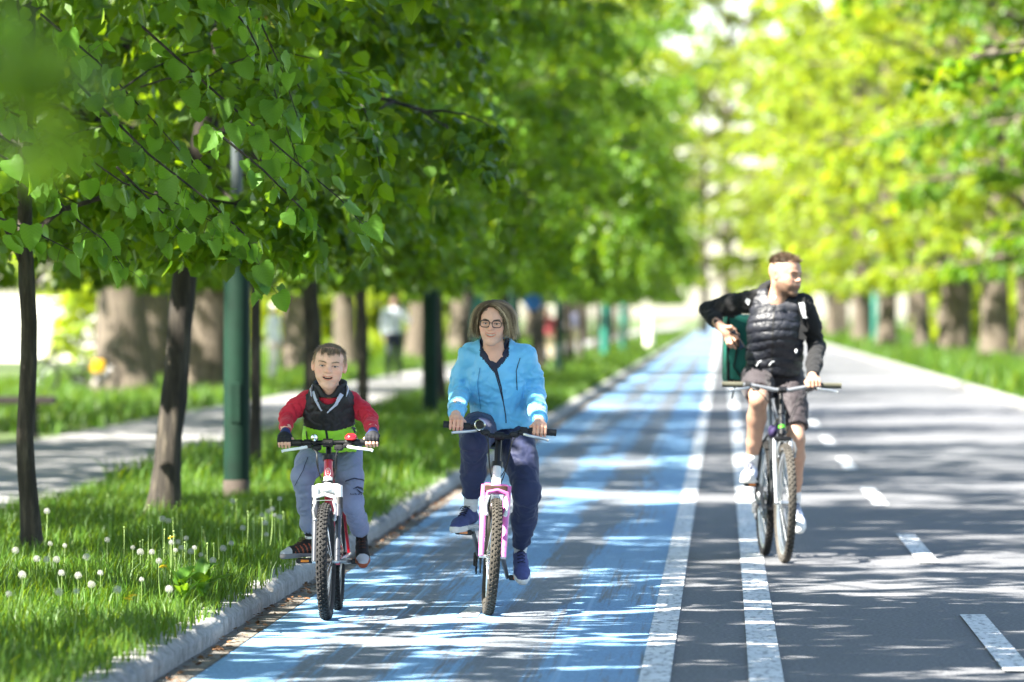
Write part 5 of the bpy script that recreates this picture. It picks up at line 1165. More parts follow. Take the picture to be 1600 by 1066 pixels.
# ---------------------------------------------------------------- woman
def build_woman():
    B = bike_w; f0 = np.array([B['saddle'][0], B['saddle'][1], 0.]); skin = np.array((.78, .435, .30))
    p = dict(skin=skin, jaw=.95, cheek=1.0, nose=.85, mouth=(.0305, .0058, .013), iris=(.09, .07, .05), brow=(.13, .09, .06), lid=.0042, blush=.55, neck=.051, gaze=(.0, -.05), lip=skin * (.86, .47, .46))
    Mh = Mhead(W(770, 506, 28.93), -4, 2, 3, .93); hv = head_part(p, Mh)
    hip = B['saddle'] + (0, .0, .07); hipR, hipL = hip + (-.085, 0, -.005), hip + (.085, 0, -.005); sR, sL = W(733, 556, 29.03), W(822, 558, 29.03); nb = W(773, 540, 28.99); wai = W(780, 640, 29.08)
    hs = Sdf(.0030); grips = {}; wr = {}; cols = []
    parts = [hv]
    for sd, x, yawf in ((-1, .222, 0), (1, .200, 0)):
        s = Sdf(.0030); c = B['grip'](sd, x); w_, kn, L = grip_hand(s, c, B['bardir'], (0, -1, -.12), (0, 0, 1), .90, sd); wr[sd] = w_
        el = W(717, 610, 29.06) if sd < 0 else W(840, 614, 29.06); s.cone(w_, w_ + (el - w_) * .35, .024, .034, k=.01); V, F = s.solve(1); parts.append((V, F, hand_cols(V, skin * .98, kn)))
    el = {-1: W(719, 612, 29.08), 1: W(836, 614, 29.08)}
    s = Sdf(.012); s.cone(Mh[:3, 3] + (0, .02, -.06), nb + (0, .02, -.05), .05, .055, k=.03); s.cone(nb + (0, .02, -.10), hip, .10, .11, k=.04, flat=((0, 1, 0), .7)); s.cone(sR, sL, .045, .045, k=.05)
    for sd, sh in ((-1, sR), (1, sL)): s.chain([sh, el[sd], wr[sd]], [.045, .036, .026])
    V, F = s.solve(); parts.append((V, F, skin * .95))
    # lower neck and upper chest in the open collar
    s = Sdf(.005); s.cone(Mh[:3, 3] + (0, .02, -.10), nb + (0, .012, -.02), .050, .056, k=.03); s.ell(nb + (0, -.016, -.07), (.075, .06, .06), k=.03); V, F = s.solve(); parts.append((V, F, skin * (1.0, .95, .93)))
    root = person_root('woman with glasses in a light blue jacket riding the pink bicycle', f0, *joinm(parts))
    K = lambda o: attach(o, root)
    eyes_for(root, p, Mh, 1); brows(root, p, Mh, 1)
    tb = MB(); 
    for i in range(11): x = -.0225 + .0045 * i; tb.box((x, -.0835 + x * x * 8, -.0585 + x * x * 11), (.0044, .004, .0105), bev=.0008)
    tb.v = [v @ Mh[:3, :3].T + Mh[:3, 3] for v in tb.v]; tb.build('teeth', m_teeth, root)
    # glasses
    g = MB(); a = np.linspace(0, 2 * math.pi, 33)[:-1]
    for q in (-1, 1):
        pts = [(q * .0325 + .0250 * np.sign(math.cos(t)) * abs(math.cos(t)) ** .62, -.0985 + .055 * (abs(q * .0325 + .0225 * math.cos(t)) - .01) ** 1 * .35, .002 + .0185 * np.sign(math.sin(t)) * abs(math.sin(t)) ** .66) for t in a]; g.tube(pts, .0025, 6, closed=True); g.tube([(q * .058, -.088, .010), (q * .074, -.06, .010), (q * .080, .0, .008), (q * .082, .02, .0)], .0018, 6)
    g.tube([(-.0105, -.100, .006), (0, -.102, .009), (.0105, -.100, .006)], .0018, 6); g.v = [v @ Mh[:3, :3].T + Mh[:3, 3] for v in g.v]; g.build('glasses', mat('black_acetate', '#0b0a0a', .3, coat=.4), root)
    # hair: side parted bob, fair towards the tips, more on one side, blown a little to one side
    r = np.random.default_rng(31); cap = Sdf(.005); cap.ell((0, .018, .036), (.080, .104, .087), k=.01); cap.ell((0, .05, -.02), (.082, .062, .075), k=.03); cap.ell((-.004, -.105, -.02), (.066, .085, .105), k=.01, sub=True); V, F = cap.solve(1); V = wrinkle(V, F, .003, (60, 60, 12), 2.); c = np.array((.085, .058, .036)) * (1 + (fbm(V * (120, 120, 30), 2) - .5)[:, None] * .9); part('hair', V @ Mh[:3, :3].T + Mh[:3, 3], F, m_hair, root, c)
    GL = np.array([[(-.018, -.070, .103), (-.045, -.078, .088), (-.070, -.066, .055), (-.083, -.050, .010), (-.087, -.040, -.035), (-.084, -.038, -.072)],
                   [(-.020, -.035, .117), (-.060, -.040, .098), (-.088, -.030, .055), (-.099, -.018, .005), (-.100, -.012, -.045), (-.094, -.012, -.080)],
                   [(-.018, .015, .122), (-.062, .015, .105), (-.092, .018, .058), (-.103, .020, .005), (-.102, .022, -.045), (-.098, .02, -.085)],
                   [(-.010, .065, .112), (-.050, .085, .09), (-.075, .10, .045), (-.08, .105, 0), (-.078, .10, -.05), (-.07, .095, -.085)]])
    GR = np.array([[(-.012, -.072, .103), (.022, -.086, .098), (.055, -.082, .070), (.078, -.062, .030), (.088, -.044, -.015), (.092, -.034, -.060)],
                   [(-.014, -.035, .117), (.040, -.048, .112), (.082, -.040, .080), (.102, -.024, .030), (.108, -.012, -.025), (.120, -.004, -.068)],
                   [(-.012, .015, .122), (.045, .012, .118), (.090, .015, .078), (.108, .020, .020), (.114, .024, -.035), (.132, .02, -.075)],
                   [(-.006, .065, .112), (.045, .085, .095), (.078, .10, .05), (.085, .105, 0), (.085, .10, -.05), (.085, .095, -.085)]])
    for nm, G, nst in (('hair_curtain', GL, 1500), ('hair_curtain', GR, 1900)):
        a = r.uniform(0, 2.999, nst); i0 = a.astype(int); f = (a - i0)[:, None, None]; C_ = G[i0] * (1 - f) + G[i0 + 1] * f; t = np.linspace(0, 1, 6)[None, :, None]
        dep = r.random((nst, 1, 1)) ** 1.5; ctr = np.array((0, .02, .0)); C_ = C_ + (ctr - C_) * dep * .20 * np.array((1, 1, .25)) + r.normal(0, .004, (nst, 1, 3)) + r.normal(0, .010, (nst, 1, 3)) * t + r.normal(0, .0032, C_.shape)
        lk = np.sin(a * 23)[:, None, None]; C_ = C_ + lk * np.array((.006 * (1 if nst > 1600 else -1), -.004, -.006)) * t; ln = r.uniform(.70, 1.0, nst)[:, None, None]; C_ = C_[:, :1] + (C_ - C_[:, :1]) * (1 - (1 - ln) * t)
        n2 = 11; tt = np.linspace(0, 5, n2); k0 = np.minimum(tt.astype(int), 4); fr_ = (tt - k0)[None, :, None]; p0, p1, p2, p3 = [C_[:, np.clip(k0 + q, 0, 5)] for q in (-1, 0, 1, 2)]
        P_ = .5 * (2 * p1 + (p2 - p0) * fr_ + (2 * p0 - 5 * p1 + 4 * p2 - p3) * fr_ ** 2 + (3 * p1 - p0 - 3 * p2 + p3) * fr_ ** 3)
        T_ = np.gradient(P_, axis=1); sd_ = np.cross(T_, P_ - (0, .02, .03)); sd_ /= np.linalg.norm(sd_, axis=2)[..., None] + 1e-9; wd = (.0016 * (1 - .75 * np.linspace(0, 1, n2) ** 2))[None, :, None]
        V = np.stack([P_ - sd_ * wd, P_ + sd_ * wd], 2).reshape(-1, 3); o_ = np.arange(nst)[:, None] * 2 * n2; F = np.vstack([o_ + np.array([[2*k, 2*k+1, 2*k+3, 2*k+2]]) for k in range(n2 - 1)])
        s_ = np.linspace(0, 1, n2)[None, :, None]; fair = (fbm(np.stack([a * 2.2, a * 0, a * 0 + (nst > 1600)], 1), 2) + r.normal(0, .13, nst) + (.17 if nst > 1600 else .04) - .02 * a > .5)[:, None, None]
        c = np.array((.10, .062, .035)) * (1 - s_) + np.array((.23, .155, .085)) * s_; c = np.where(fair, c * (1 - np.clip(s_ * 2, 0, 1)) + np.array((.64, .47, .27)) * np.clip(s_ * 2, 0, 1), c) * (1 + (r.random((nst, 1, 1)) - .5) * .7); part(nm, V @ Mh[:3, :3].T + Mh[:3, 3], F, m_hair, root, np.clip(np.repeat(c, 2, 1).reshape(-1, 3), 0, .8))
    for j in range(26):      # loose locks that break the outline
        G = (GL, GR, GR)[j % 3]; a0 = r.uniform(0, 2.9); i0 = int(a0); g = G[i0] * (1 - a0 + i0) + G[min(i0 + 1, 3)] * (a0 - i0); sgn = -1 if j % 3 == 0 else 1
        tq = np.linspace(0, 1, 6)[:, None]; g = g + np.array((sgn * r.uniform(.004, .022), r.uniform(-.014, .006), r.uniform(-.004, .014))) * np.sin(tq * math.pi * r.uniform(.6, 1.1)) + np.array((sgn * r.uniform(-.01, .03), 0, r.uniform(-.02, .02))) * tq ** 2
        C_ = g[None] + r.normal(0, .0035, (26, 1, 3)) + r.normal(0, .003, (26, 1, 3)) * tq[None]; tt = np.linspace(0, 5, 11); k0 = np.minimum(tt.astype(int), 4); fr_ = (tt - k0)[None, :, None]; p0, p1, p2, p3 = [C_[:, np.clip(k0 + q, 0, 5)] for q in (-1, 0, 1, 2)]; P_ = .5 * (2 * p1 + (p2 - p0) * fr_ + (2 * p0 - 5 * p1 + 4 * p2 - p3) * fr_ ** 2 + (3 * p1 - p0 - 3 * p2 + p3) * fr_ ** 3)
        T_ = np.gradient(P_, axis=1); sd_ = np.cross(T_, P_ - (0, .02, .03)); sd_ /= np.linalg.norm(sd_, axis=2)[..., None] + 1e-9; wd = (.0013 * (1 - .8 * np.linspace(0, 1, 11) ** 2))[None, :, None]; V = np.stack([P_ - sd_ * wd, P_ + sd_ * wd], 2).reshape(-1, 3); o_ = np.arange(26)[:, None] * 22; F = np.vstack([o_ + np.array([[2*k, 2*k+1, 2*k+3, 2*k+2]]) for k in range(10)])
        s_ = np.linspace(0, 1, 11)[None, :, None]; c = (np.array((.13, .085, .05)) * (1 - s_) + np.array((.62, .46, .27) if j % 2 else (.26, .175, .10)) * s_) * (1 + (r.random((26, 1, 1)) - .5) * .5); part('hair_lock', V @ Mh[:3, :3].T + Mh[:3, 3], F, m_hair, root, np.clip(np.repeat(c, 2, 1).reshape(-1, 3), 0, .8))
    k = 60; P2 = np.stack([r.uniform(.095, .115, k), r.uniform(-.03, .06, k), r.uniform(-.06, .07, k)], 1); D2 = np.stack([r.uniform(.5, 1, k), r.normal(0, .3, k), r.uniform(-.5, .45, k)], 1); V, F = strands('w', P2, D2, r.uniform(.03, .065, k), .0006, (.1, 0, -.5), None, None, Mh, 6, 35, .2); part('loose_hair', V, F, m_hair, root, hair_cols(k, 6, (.4, .31, .2), r, .3))
    # jacket
    m_jk = mat('light_blue_shell', (.15, .50, .78), .42, var=.06, bump=.05, bscale=90, sheen=.15); m_nv = mat('navy_lining', '#1c2138', .7); 
    s = Sdf(.0072); ch = W(777, 585, 29.02); hem = W(783, 669, 29.08); fl = ((0, 1, 0), .72)
    s.cone(ch, wai, .148, .143, k=.03, flat=fl); s.cone(wai, hem + (0, -.012, 0), .143, .172, k=.03, flat=fl); s.cone(nb + (0, .03, -.05), ch, .10, .145, k=.05, flat=fl); s.cone(sR + (.01, 0, 0), sL - (.01, 0, 0), .060, .060, k=.06); s.cone(nb + (0, .035, .005), nb + (0, .02, -.06), .075, .10, k=.04)
    for sd, sh in ((-1, sR), (1, sL)):
        s.chain([sh, sh * .45 + el[sd] * .55 + (sd * .006, .01, 0), el[sd]], [.062, .058, .053], k=.03); s.chain([el[sd], el[sd] * .4 + wr[sd] * .6 + (0, 0, -.006), wr[sd] + (el[sd] - wr[sd]) * .06], [.053, .050, .041], k=.02)
    s.cone(nb + (0, -.01, -.045), nb + (0, .0, .12), .052, .085, k=.02, sub=True); s.cone(nb + (0, -.125, -.105), nb + (0, -.045, .05), .010, .066, k=.012, sub=True)
    lo = hem - (.4, .4, .25); s.cutin(hem + (0, 0, -.012), (.06, 0, -1), lo, np.array([sR[0] + .02, 99, hem[2] + .05]) * 0 + (hem[0] + .21, 99, hem[2] + .06))
    V, F = s.solve(2); ms = np.ones(len(V)); 
    V = wrinkle(V, F, .0085, (7, 7, 12), 4.); V = wrinkle(V, F, .0036, (20, 20, 14), 9.); 
    for sd in (-1, 1):   # folds round elbow and sleeve
        ax = unit(wr[sd] - el[sd]); t = (V - el[sd]) @ ax; rad = np.linalg.norm(V - el[sd] - t[:, None] * ax, axis=1); mk_ = np.exp(-(t / .11) ** 2) * (rad < .09) ; V = V + normals(V, F) * (mk_ * .0065 * np.sin(t * 135 + 5 * fbm(V * 14, 2) * 3))[:, None]
    fc = V[F].mean(1); fu = VPX + fc[:, 0] / fc[:, 1] * FPX; fv = VPY + (CAMH - fc[:, 2]) / fc[:, 1] * FPX; mi = ((np.abs(fu - 772.5) < np.minimum(23, (584 - fv) * .8)) & (fv > 530)).astype(int)
    jk = part('jacket', V, F, [m_jk, m_nv], root, mats=mi); bv = bvh_of(V, F); K(jk)
    wx = lambda u, v: tuple(W(u, v, 28.9)[[0, 2]])
    for nm, pts, wd, m_ in (('zip', [wx(772, 577), wx(780, 605), wx(786, 630), wx(789, 650), wx(790, 662)], .005, m_nv), ('zip_flap', [wx(773, 573), wx(777, 585), wx(782, 603), wx(786, 628)], [.016, .010, .006, .004], m_nv), ('pocket_zip', [wx(812, 560), wx(806, 580), wx(807, 610)], .004, m_nv), ('seam', [wx(750, 575), wx(746, 600), wx(750, 640)], .0035, mat('blue_seam', (.05, .24, .50), .6))):
        o = add_ribbon(nm, bv, pts, wd, 28.3, m_, jk, .003)
    cl = Sdf(.004); cl.cone(nb + (0, .022, -.055), nb + (0, .030, .045), .078, .074, k=.01); cl.cone(nb + (0, .022, -.08), nb + (0, .030, .075), .066, .066, k=.006, sub=True); cl.cone(nb + (0, -.10, -.115), nb + (0, -.05, .09), .022, .078, k=.01, sub=True); cl.cut(nb + (0, .02, .04), (0, -.1, 1)); cl.cut(nb + (0, .03, -.045), (0, .0, -1))
    Vc, Fc = cl.solve(1); o = part('collar', Vc, Fc, m_nv, jk)
    for sd in (-1, 1):
        c_ = wr[sd] + (el[sd] - wr[sd]) * .08; o = MB().tube([c_, c_ + (el[sd] - wr[sd]) * .06], .0445, 20).build('cuff', m_jk, jk)
    # trousers
    m_tr = mat('navy_track_trousers', (.015, .022, .072), .7, var=.1, bump=.05, bscale=120, sheen=.1); m_sw = mat('white_trim', '#d8d8d6', .7); m_sock = mat('white_sock', '#dcdad6', .9, bump=.3, bscale=160); m_shu = mat('blue_shoe_knit', (.055, .070, .20), .75, var=.15, scale=60., bump=.3, bscale=200); m_sol = mat('white_sole', '#dcdbd6', .6, var=.08); m_lac = mat('navy_lace', '#161b33', .8)
    shR, anR = shoe(root, B['pr'] + (-.012, 0, 0), -22, 6, .255, m_shu, m_sol, m_lac); shL, anL = shoe(root, B['pl'] + (.02, 0, .0), 6, 26, .255, m_shu, m_sol, m_lac)
    knR = ik(hipR, anR, .415, .40, (.03, -1, .35)); knL = ik(hipL, anL, .415, .40, (.22, -1, .2))
    print('PX', 'woman', [(VPX + q[0] / q[1] * FPX, VPY + (CAMH - q[2]) / q[1] * FPX) for q in (knR, knL, anR, anL, wr[-1], wr[1], hip)])
    s = Sdf(.0082); s.ell(hip + (0, .03, .015), (.150, .118, .115), k=.03)
    for kn, an, hp in ((knR, anR, hipR), (knL, anL, hipL)):
        up_ = .20 if an is anR else .07; lo_ = an + (kn - an) * up_; s.chain([hp, (hp + kn) / 2 + (0, 0, .01), kn], [.105, .090, .072], k=.03); s.chain([kn, kn * .55 + an * .45 + (0, .02, 0), lo_], [.072, .066, .050], k=.03); s.cutin(lo_, an - kn, lo_ - .11, lo_ + .11)
    V, F = s.solve(2); V = wrinkle(V, F, .0080, (7, 7, 11), 14.); V = wrinkle(V, F, .0030, (26, 26, 18), 19.)
    tr = part('trousers', V, F, m_tr, root); K(tr)
    for an, kn in ((anR, knR), (anL, knL)):
        s = Sdf(.004); s.chain([an + (0, 0, -.035), an + (kn - an) * .04, an + (kn - an) * .3], [.031, .034, .044], k=.01); V, F = s.solve(1); V = V + normals(V, F) * (.0012 * np.sin(((V - an) @ unit(kn - an)) * 260))[:, None]; K(part('sock', V, F, m_sock, root))
    return root
def fix_children(root):
    for ch in root.children: ch.matrix_parent_inverse = Matrix.Translation(-Vector(root.location))
woman = build_woman(); fix_children(woman)

# ---------------------------------------------------------------- boy
def build_boy():
    B = bike_b; f0 = np.array([B['saddle'][0], B['saddle'][1], 0.]); skin = np.array((.80, .465, .325))
    p = dict(skin=skin, jaw=.85, cheek=1.06, nose=.2, mouth=(.0255, .0056, .010), iris=(.06, .05, .045), brow=(.30, .20, .12), lid=.0039, blush=.6, neck=.043, ridge=.007, brow_a=.45, browz=.002, gaze=(.02, 0), neckz=.135)
    Mh = Mhead(W(513.5, 573, 28.24), 2, 1, 5, (1.03, .97, .945)); parts = [head_part(p, Mh)]
    hip = B['saddle'] + (-.015, 0, .06); hipR, hipL = hip + (-.075, 0, 0), hip + (.075, 0, 0); sR, sL = W(480, 627, 28.36), W(548, 628, 28.36); nb = W(514, 609, 28.262); el = {-1: W(447, 652, 28.30), 1: W(577, 655, 28.30)}; wr = {}; gl = {}
    m_glb = mat('glove_black', '#15161b', .8, bump=.2); m_gln = mat('glove_navy', '#1d2f62', .8, bump=.2)
    gloves = []
    for sd in (-1, 1):
        s = Sdf(.0028); c = B['grip'](sd, .218); w_, kn, L = grip_hand(s, c, B['bardir'], (0, -1, -.1), (0, 0, 1), .80, sd); wr[sd] = w_; s.cone(w_, w_ + (el[sd] - w_) * .3, .021, .028, k=.01); V, F = s.solve(1); parts.append((V, F, hand_cols(V, skin * .97, kn)))
        s = Sdf(.0028); s.ell(L(-.001, .034, .037), np.array((.046, .038, .0195)) * .80, np.stack([unit(B['bardir']), np.array((0, -1., -.1)), np.array((0, -.1, 1.))], 1), k=.014)
        for m, p1, p2, p3, r0 in kn: s.chain([m, p1, p1 + (p2 - p1) * .35], [r0 * 1.08 + .0025, r0 + .003, r0 + .0032], k=.005)
        s.cone(L(0, .03, .038), w_ + (el[sd] - w_) * .10, .0285, .025, k=.015); V, F = s.solve(1); fc = V[F].mean(1); t = (fc - w_) @ unit(el[sd] - w_); gloves.append((V, F, (t > -.042).astype(int)))
    s = Sdf(.012); s.cone(nb + (0, .06, -.10), hip, .06, .08, k=.04, flat=((0, 1, 0), .7)); s.cone(sR + (0, .02, 0), sL + (0, .02, 0), .032, .032, k=.03)
    for sd, sh in ((-1, sR), (1, sL)): s.chain([sh, el[sd], wr[sd]], [.038, .030, .021])
    V, F = s.solve(); parts.append((V, F, skin * .95))
    s = Sdf(.005); s.cone(Mh[:3, 3] + (0, .02, -.09), nb + (0, .026, -.02), .047, .050, k=.03); s.ell(nb + (0, .04, -.05), (.06, .04, .04), k=.03); V, F = s.solve(); parts.append((V, F, skin))
    root = person_root('boy in red sleeves and a black and lime vest riding the small mountain bike', f0, *joinm(parts))
    eyes_for(root, p, Mh, 1); brows(root, p, Mh, 2)
    for V, F, mi in gloves: part('glove', V, F, [m_glb, m_gln], root, mats=mi)
    tb = MB()
    for i in range(6): x = -.0115 + .0046 * i; tb.box((x, -.0825 + abs(x) * .2, -.0555), (.0045, .004, .0065), bev=.0008)
    tb.v = [v @ Mh[:3, :3].T + Mh[:3, 3] for v in tb.v]; tb.build('teeth', m_teeth, root)
    r = np.random.default_rng(41); kp = lambda P: (P[:, 2] > .054 - np.clip(P[:, 1] + .062, -.05, .05) * .95 - .03 * (P[:, 1] > .0)) 
    s = Sdf(.004); s.ell((0, .019, .036), (.0785, .0975, .0865), k=.01); s.ell((0, -.115, -.055), (.072, .12, .118), k=.008, sub=True); s.cut((0, .1, -.05), (0, -.3, -1)); V, F = s.solve(1); V = wrinkle(V, F, .002, (70, 40, 40), 3.); t = np.clip((V[:, 2] - .02) / .05, 0, 1)[:, None]; c = np.array((.50, .34, .22)) * (1 - t) + np.array((.33, .245, .175)) * t; c = c * (1 + (fbm(V * (170, 60, 60), 2) - .5)[:, None] * .7); part('hair', V @ Mh[:3, :3].T + Mh[:3, 3], F, m_hair, root, c)
    P, Nn = scalp(9000, 42, kp, .0035); n = len(P); top = P[:, 2] > .072; D = Nn * .55 + np.stack([.15 * np.sign(P[:, 0]) * 0 + r.normal(0, .2, n), -.75 * top + r.normal(0, .15, n), -.45 * (~top) + r.normal(0, .15, n)], 1); ln = np.where(top, r.uniform(.016, .030, n), r.uniform(.006, .012, n))
    V, F = strands('h', P, D, ln, .0009, (0, -.1, -.7), None, None, Mh, 3, 43, .08); tt = np.clip((P[:, 2] - .035) / .04, 0, 1)[:, None]; cb = np.array((.50, .35, .23)) * (1 - tt) + np.array((.38, .285, .20)) * tt; c = np.repeat(cb * (1 + (r.random((n, 1)) - .5) * .8), 8, 0); part('hair_strands', V, F, m_hair, root, np.clip(c, 0, .8))
    k = 420; P2 = np.stack([r.uniform(-.040, .048, k), np.full(k, -.0775) + r.normal(0, .003, k), r.uniform(.083, .100, k)], 1); P2[:, 1] += np.abs(P2[:, 0]) * .22; lk = np.sin(P2[:, 0] * 120 + .8); D2 = np.stack([r.normal(0, .1, k), np.full(k, -.55), np.full(k, -.35)], 1); V, F = strands('f', P2, D2, np.where(lk > -.2, r.uniform(.030, .044, k), r.uniform(.016, .024, k)), .0012, (0, .55, -1.5), None, None, Mh, 4, 44, .03); part('fringe', V, F, m_hair, root, hair_cols(k, 4, (.23, .155, .10), r, .4))
    # red shirt
    m_rs = mat('red_jersey', (.52, .012, .035), .8, var=.08, bump=.08, bscale=200, sheen=.1); m_vb = mat('black_softshell', '#0d0d10', .62, var=.1, bump=.05, bscale=150, sheen=.03); m_vl = mat('lime_softshell', (.30, .66, .025), .6, var=.06); m_lg = mat('grey_lining', '#b4b9cc', .8)
    ch = W(514, 646, 28.335); wai = W(514, 684, 28.45); hem = W(514, 704, 28.49); fl = ((0, 1, 0), .74)
    s = Sdf(.006); s.cone(nb + (0, .016, -.035), ch, .078, .108, k=.04, flat=fl); s.cone(ch, W(514, 668, 28.42), .115, .10, k=.03, flat=fl); s.cone(sR, sL, .045, .045, k=.05)
    for sd, sh in ((-1, sR), (1, sL)): s.chain([sh, sh * .5 + el[sd] * .5 + (sd * .008, 0, .004), el[sd]], [.050, .044, .039], k=.03); s.chain([el[sd], el[sd] * .45 + wr[sd] * .55, wr[sd] + (el[sd] - wr[sd]) * .12], [.039, .035, .028], k=.02)
    s.cone(nb + (0, .0, -.004), nb + (0, .01, .10), .050, .07, k=.012, sub=True); V, F = s.solve(2); V = wrinkle(V, F, .005, (13, 13, 10), 24.); V = wrinkle(V, F, .0022, (34, 34, 26), 29.)
    for sd in (-1, 1): ax = unit(wr[sd] - el[sd]); t = (V - el[sd]) @ ax; rad = np.linalg.norm(V - el[sd] - t[:, None] * ax, axis=1); V = V + normals(V, F) * (np.exp(-(t / .08) ** 2) * (rad < .075) * .0045 * np.sin(t * 170 + 12 * fbm(V * 18, 2)))[:, None]
    part('shirt', V, F, m_rs, root)
    # vest
    s = Sdf(.0055); s.cone(nb + (0, .012, -.05), ch, .101, .132, k=.04, flat=fl); s.cone(ch, wai, .132, .130, k=.03, flat=fl); s.cone(wai, hem, .130, .138, k=.03, flat=fl); s.cone(sR + (.025, 0, -.0), sL - (.025, 0, 0), .050, .050, k=.05)
    for sd, sh in ((-1, sR), (1, sL)): s.cone(sh + (sd * .075, -.02, -.03), sh + (sd * .055, .0, -.13), .055, .05, k=.02, sub=True)
    s.cone(nb + (0, -.02, -.03), nb + (0, .01, .12), .052, .075, k=.015, sub=True); s.cone(nb + (0, -.115, -.10), nb + (0, -.06, .04), .006, .052, k=.012, sub=True); s.cut(hem + (0, 0, -.012), (0, 0, -1)); V, F = s.solve(2); V = wrinkle(V, F, .0060, (9, 9, 13), 34.); V = wrinkle(V, F, .0022, (30, 30, 22), 39.)
    fc = V[F].mean(1); du = VPX + fc[:, 0] / fc[:, 1] * FPX; dv = VPY + (CAMH - fc[:, 2]) / fc[:, 1] * FPX; lim = 674 - .0055 * (du - 512) ** 2; mi = (dv > lim).astype(int)
    vs = part('vest', V, F, [m_vb, m_vl], root, mats=mi); bv = bvh_of(V, F); wx = lambda u, v: tuple(W(u, v, 28.3)[[0, 2]])
    add_ribbon('zip', bv, [wx(507, 648), wx(509, 665), wx(512, 694)], .011, 27.6, m_vb, vs, .003); add_ribbon('lapel', bv, [wx(490, 612), wx(496, 628), wx(504, 642)], [.016, .012, .006], 27.6, m_lg, vs, .004); add_ribbon('lapel', bv, [wx(535, 616), wx(526, 632), wx(512, 645)], [.018, .012, .006], 27.6, m_lg, vs, .004)
    add_ribbon('pocket', bv, [wx(477, 674), wx(478, 688)], .006, 27.6, m_vb, vs, .003); add_ribbon('side_panel', bv, [wx(548, 668), wx(556, 680), wx(557, 692)], [.008, .022, .012], 27.6, m_vb, vs, .003)
    cl = Sdf(.004); cl.cone(nb + (0, .022, -.05), nb + (0, .032, .048), .079, .088, k=.01); cl.cone(nb + (0, .022, -.08), nb + (0, .030, .07), .064, .073, k=.006, sub=True); cl.cone(nb + (0, -.13, -.12), nb + (0, -.06, .08), .01, .075, k=.01, sub=True); cl.cut(nb + (0, .02, .034), (0, -.25, 1)); cl.cut(nb + (0, .03, -.04), (0, 0, -1)); Vc, Fc = cl.solve(1); part('collar', Vc, Fc, m_vb, vs)
    for q in (-1, 1): MB().tube([nb + (q * .083, .02, .02), nb + (q * .092, -.01, -.004), nb + (q * .088, -.04, -.03)], [.008, .012, .006], 8, flat=(.5, 1.4)).build('reflective_edge', m_lg, vs)
    # trousers
    m_tr = mat('grey_blue_trousers', (.205, .232, .345), .75, var=.08, bump=.06, bscale=160, sheen=.1); m_dk = mat('trouser_print', '#2a3046', .7); m_su = mat('black_shoe_mesh', '#191716', .8, var=.2, bump=.2); m_st = mat('grey_shoe_toe', '#a9abb0', .6); m_so = mat('grey_sole', '#6b6a6c', .7); m_la = mat('brown_lace', '#3d2318', .8); m_ac = mat('orange_trim', '#8f4426', .6); m_sk = mat('black_sock', '#15151a', .9); m_wh = mat('white_band', '#dcdad6', .9)
    shR, anR = shoe(root, B['pr'] + (-.050, .0, .006), -52, 4, .215, m_su, m_so, m_la, accent=m_ac, toe=m_st); shL, anL = shoe(root, B['pl'] + (.012, -.01, .0), 6, 30, .215, m_su, m_ac, m_la, toe=m_st)
    knR = ik(hipR, anR, .36, .335, (-.15, -1, .1)); knL = ik(hipL, anL, .36, .36, (-.05, -1, .3)); print('PX', 'boy', [(VPX + q[0] / q[1] * FPX, VPY + (CAMH - q[2]) / q[1] * FPX) for q in (knR, knL, anR, anL, wr[-1], wr[1], hip)])
    s = Sdf(.006); s.ell(hip + (0, .02, .03), (.14, .12, .11), k=.03)
    for kn, an, hp in ((knR, anR, hipR), (knL, anL, hipL)):
        lo_ = an + (kn - an) * .10; s.chain([hp, (hp + kn) / 2 + (0, 0, .006), kn], [.083, .072, .058], k=.03); s.chain([kn, kn * .5 + an * .5 + (0, .012, 0), lo_ + (kn - an) * .12, lo_], [.058, .051, .042, .037], k=.02); s.cutin(lo_, an - kn, lo_ - .1, lo_ + .1)
    V, F = s.solve(2); V = wrinkle(V, F, .0065, (8, 8, 13), 44.); V = wrinkle(V, F, .0026, (30, 30, 24), 49.)
    for kn, an in ((knR, anR), (knL, anL)):
        ax = unit(an - kn); t = (V - kn) @ ax; rad = np.linalg.norm(V - kn - t[:, None] * ax, axis=1); L_ = np.linalg.norm(an - kn) * .76; V = V + normals(V, F) * ((np.exp(-((t - L_) / .035) ** 2) * .006 * (rad < .075)) - (np.abs(t - L_ - .035) < .006) * .0035 * (rad < .07))[:, None]
    tr = part('trousers', V, F, m_tr, root); bv = bvh_of(V, F); wx = lambda u, v: tuple(W(u, v, 28.2)[[0, 2]])
    add_ribbon('pocket_flap', bv, [wx(537, 754), wx(550, 749.5), wx(562, 752), wx(571, 757)], .006, 27.6, m_dk, tr, .003); add_ribbon('seam', bv, [wx(478, 716), wx(474, 735), wx(460, 760)], .003, 27.6, m_dk, tr, .002)
    # little mountain-shaped print with a line of letters under it
    add_ribbon('print', bv, [wx(549, 766), wx(555, 763), wx(561, 765), wx(567, 772)], [.002, .010, .007, .002], 27.6, m_dk, tr, .003); add_ribbon('print', bv, [wx(554, 766), wx(560, 771), wx(566, 774)], [.002, .006, .002], 27.6, m_dk, tr, .003)
    for i in range(8):
        u0 = 546 + 2.3 * i; add_ribbon('print_letter', bv, [wx(u0, 773.2 if i % 3 else 772.4), wx(u0, 774.9)], .0042 if i % 2 else .003, 27.6, m_dk, tr, .003, 4)
    for an, kn, low in ((anR, knR, 0), (anL, knL, 1)):
        s = Sdf(.004); s.chain([an + (0, 0, -.035), an + (kn - an) * .05, an + (kn - an) * .25], [.028, .029, .034], k=.01); V, F = s.solve(1); t = (V[F].mean(1) - an) @ unit(kn - an); part('sock', V, F, [m_sk, m_wh], root, mats=((t > .012) & (t < .026) & (low == 0)).astype(int))
    return root
boy = build_boy(); fix_children(boy)

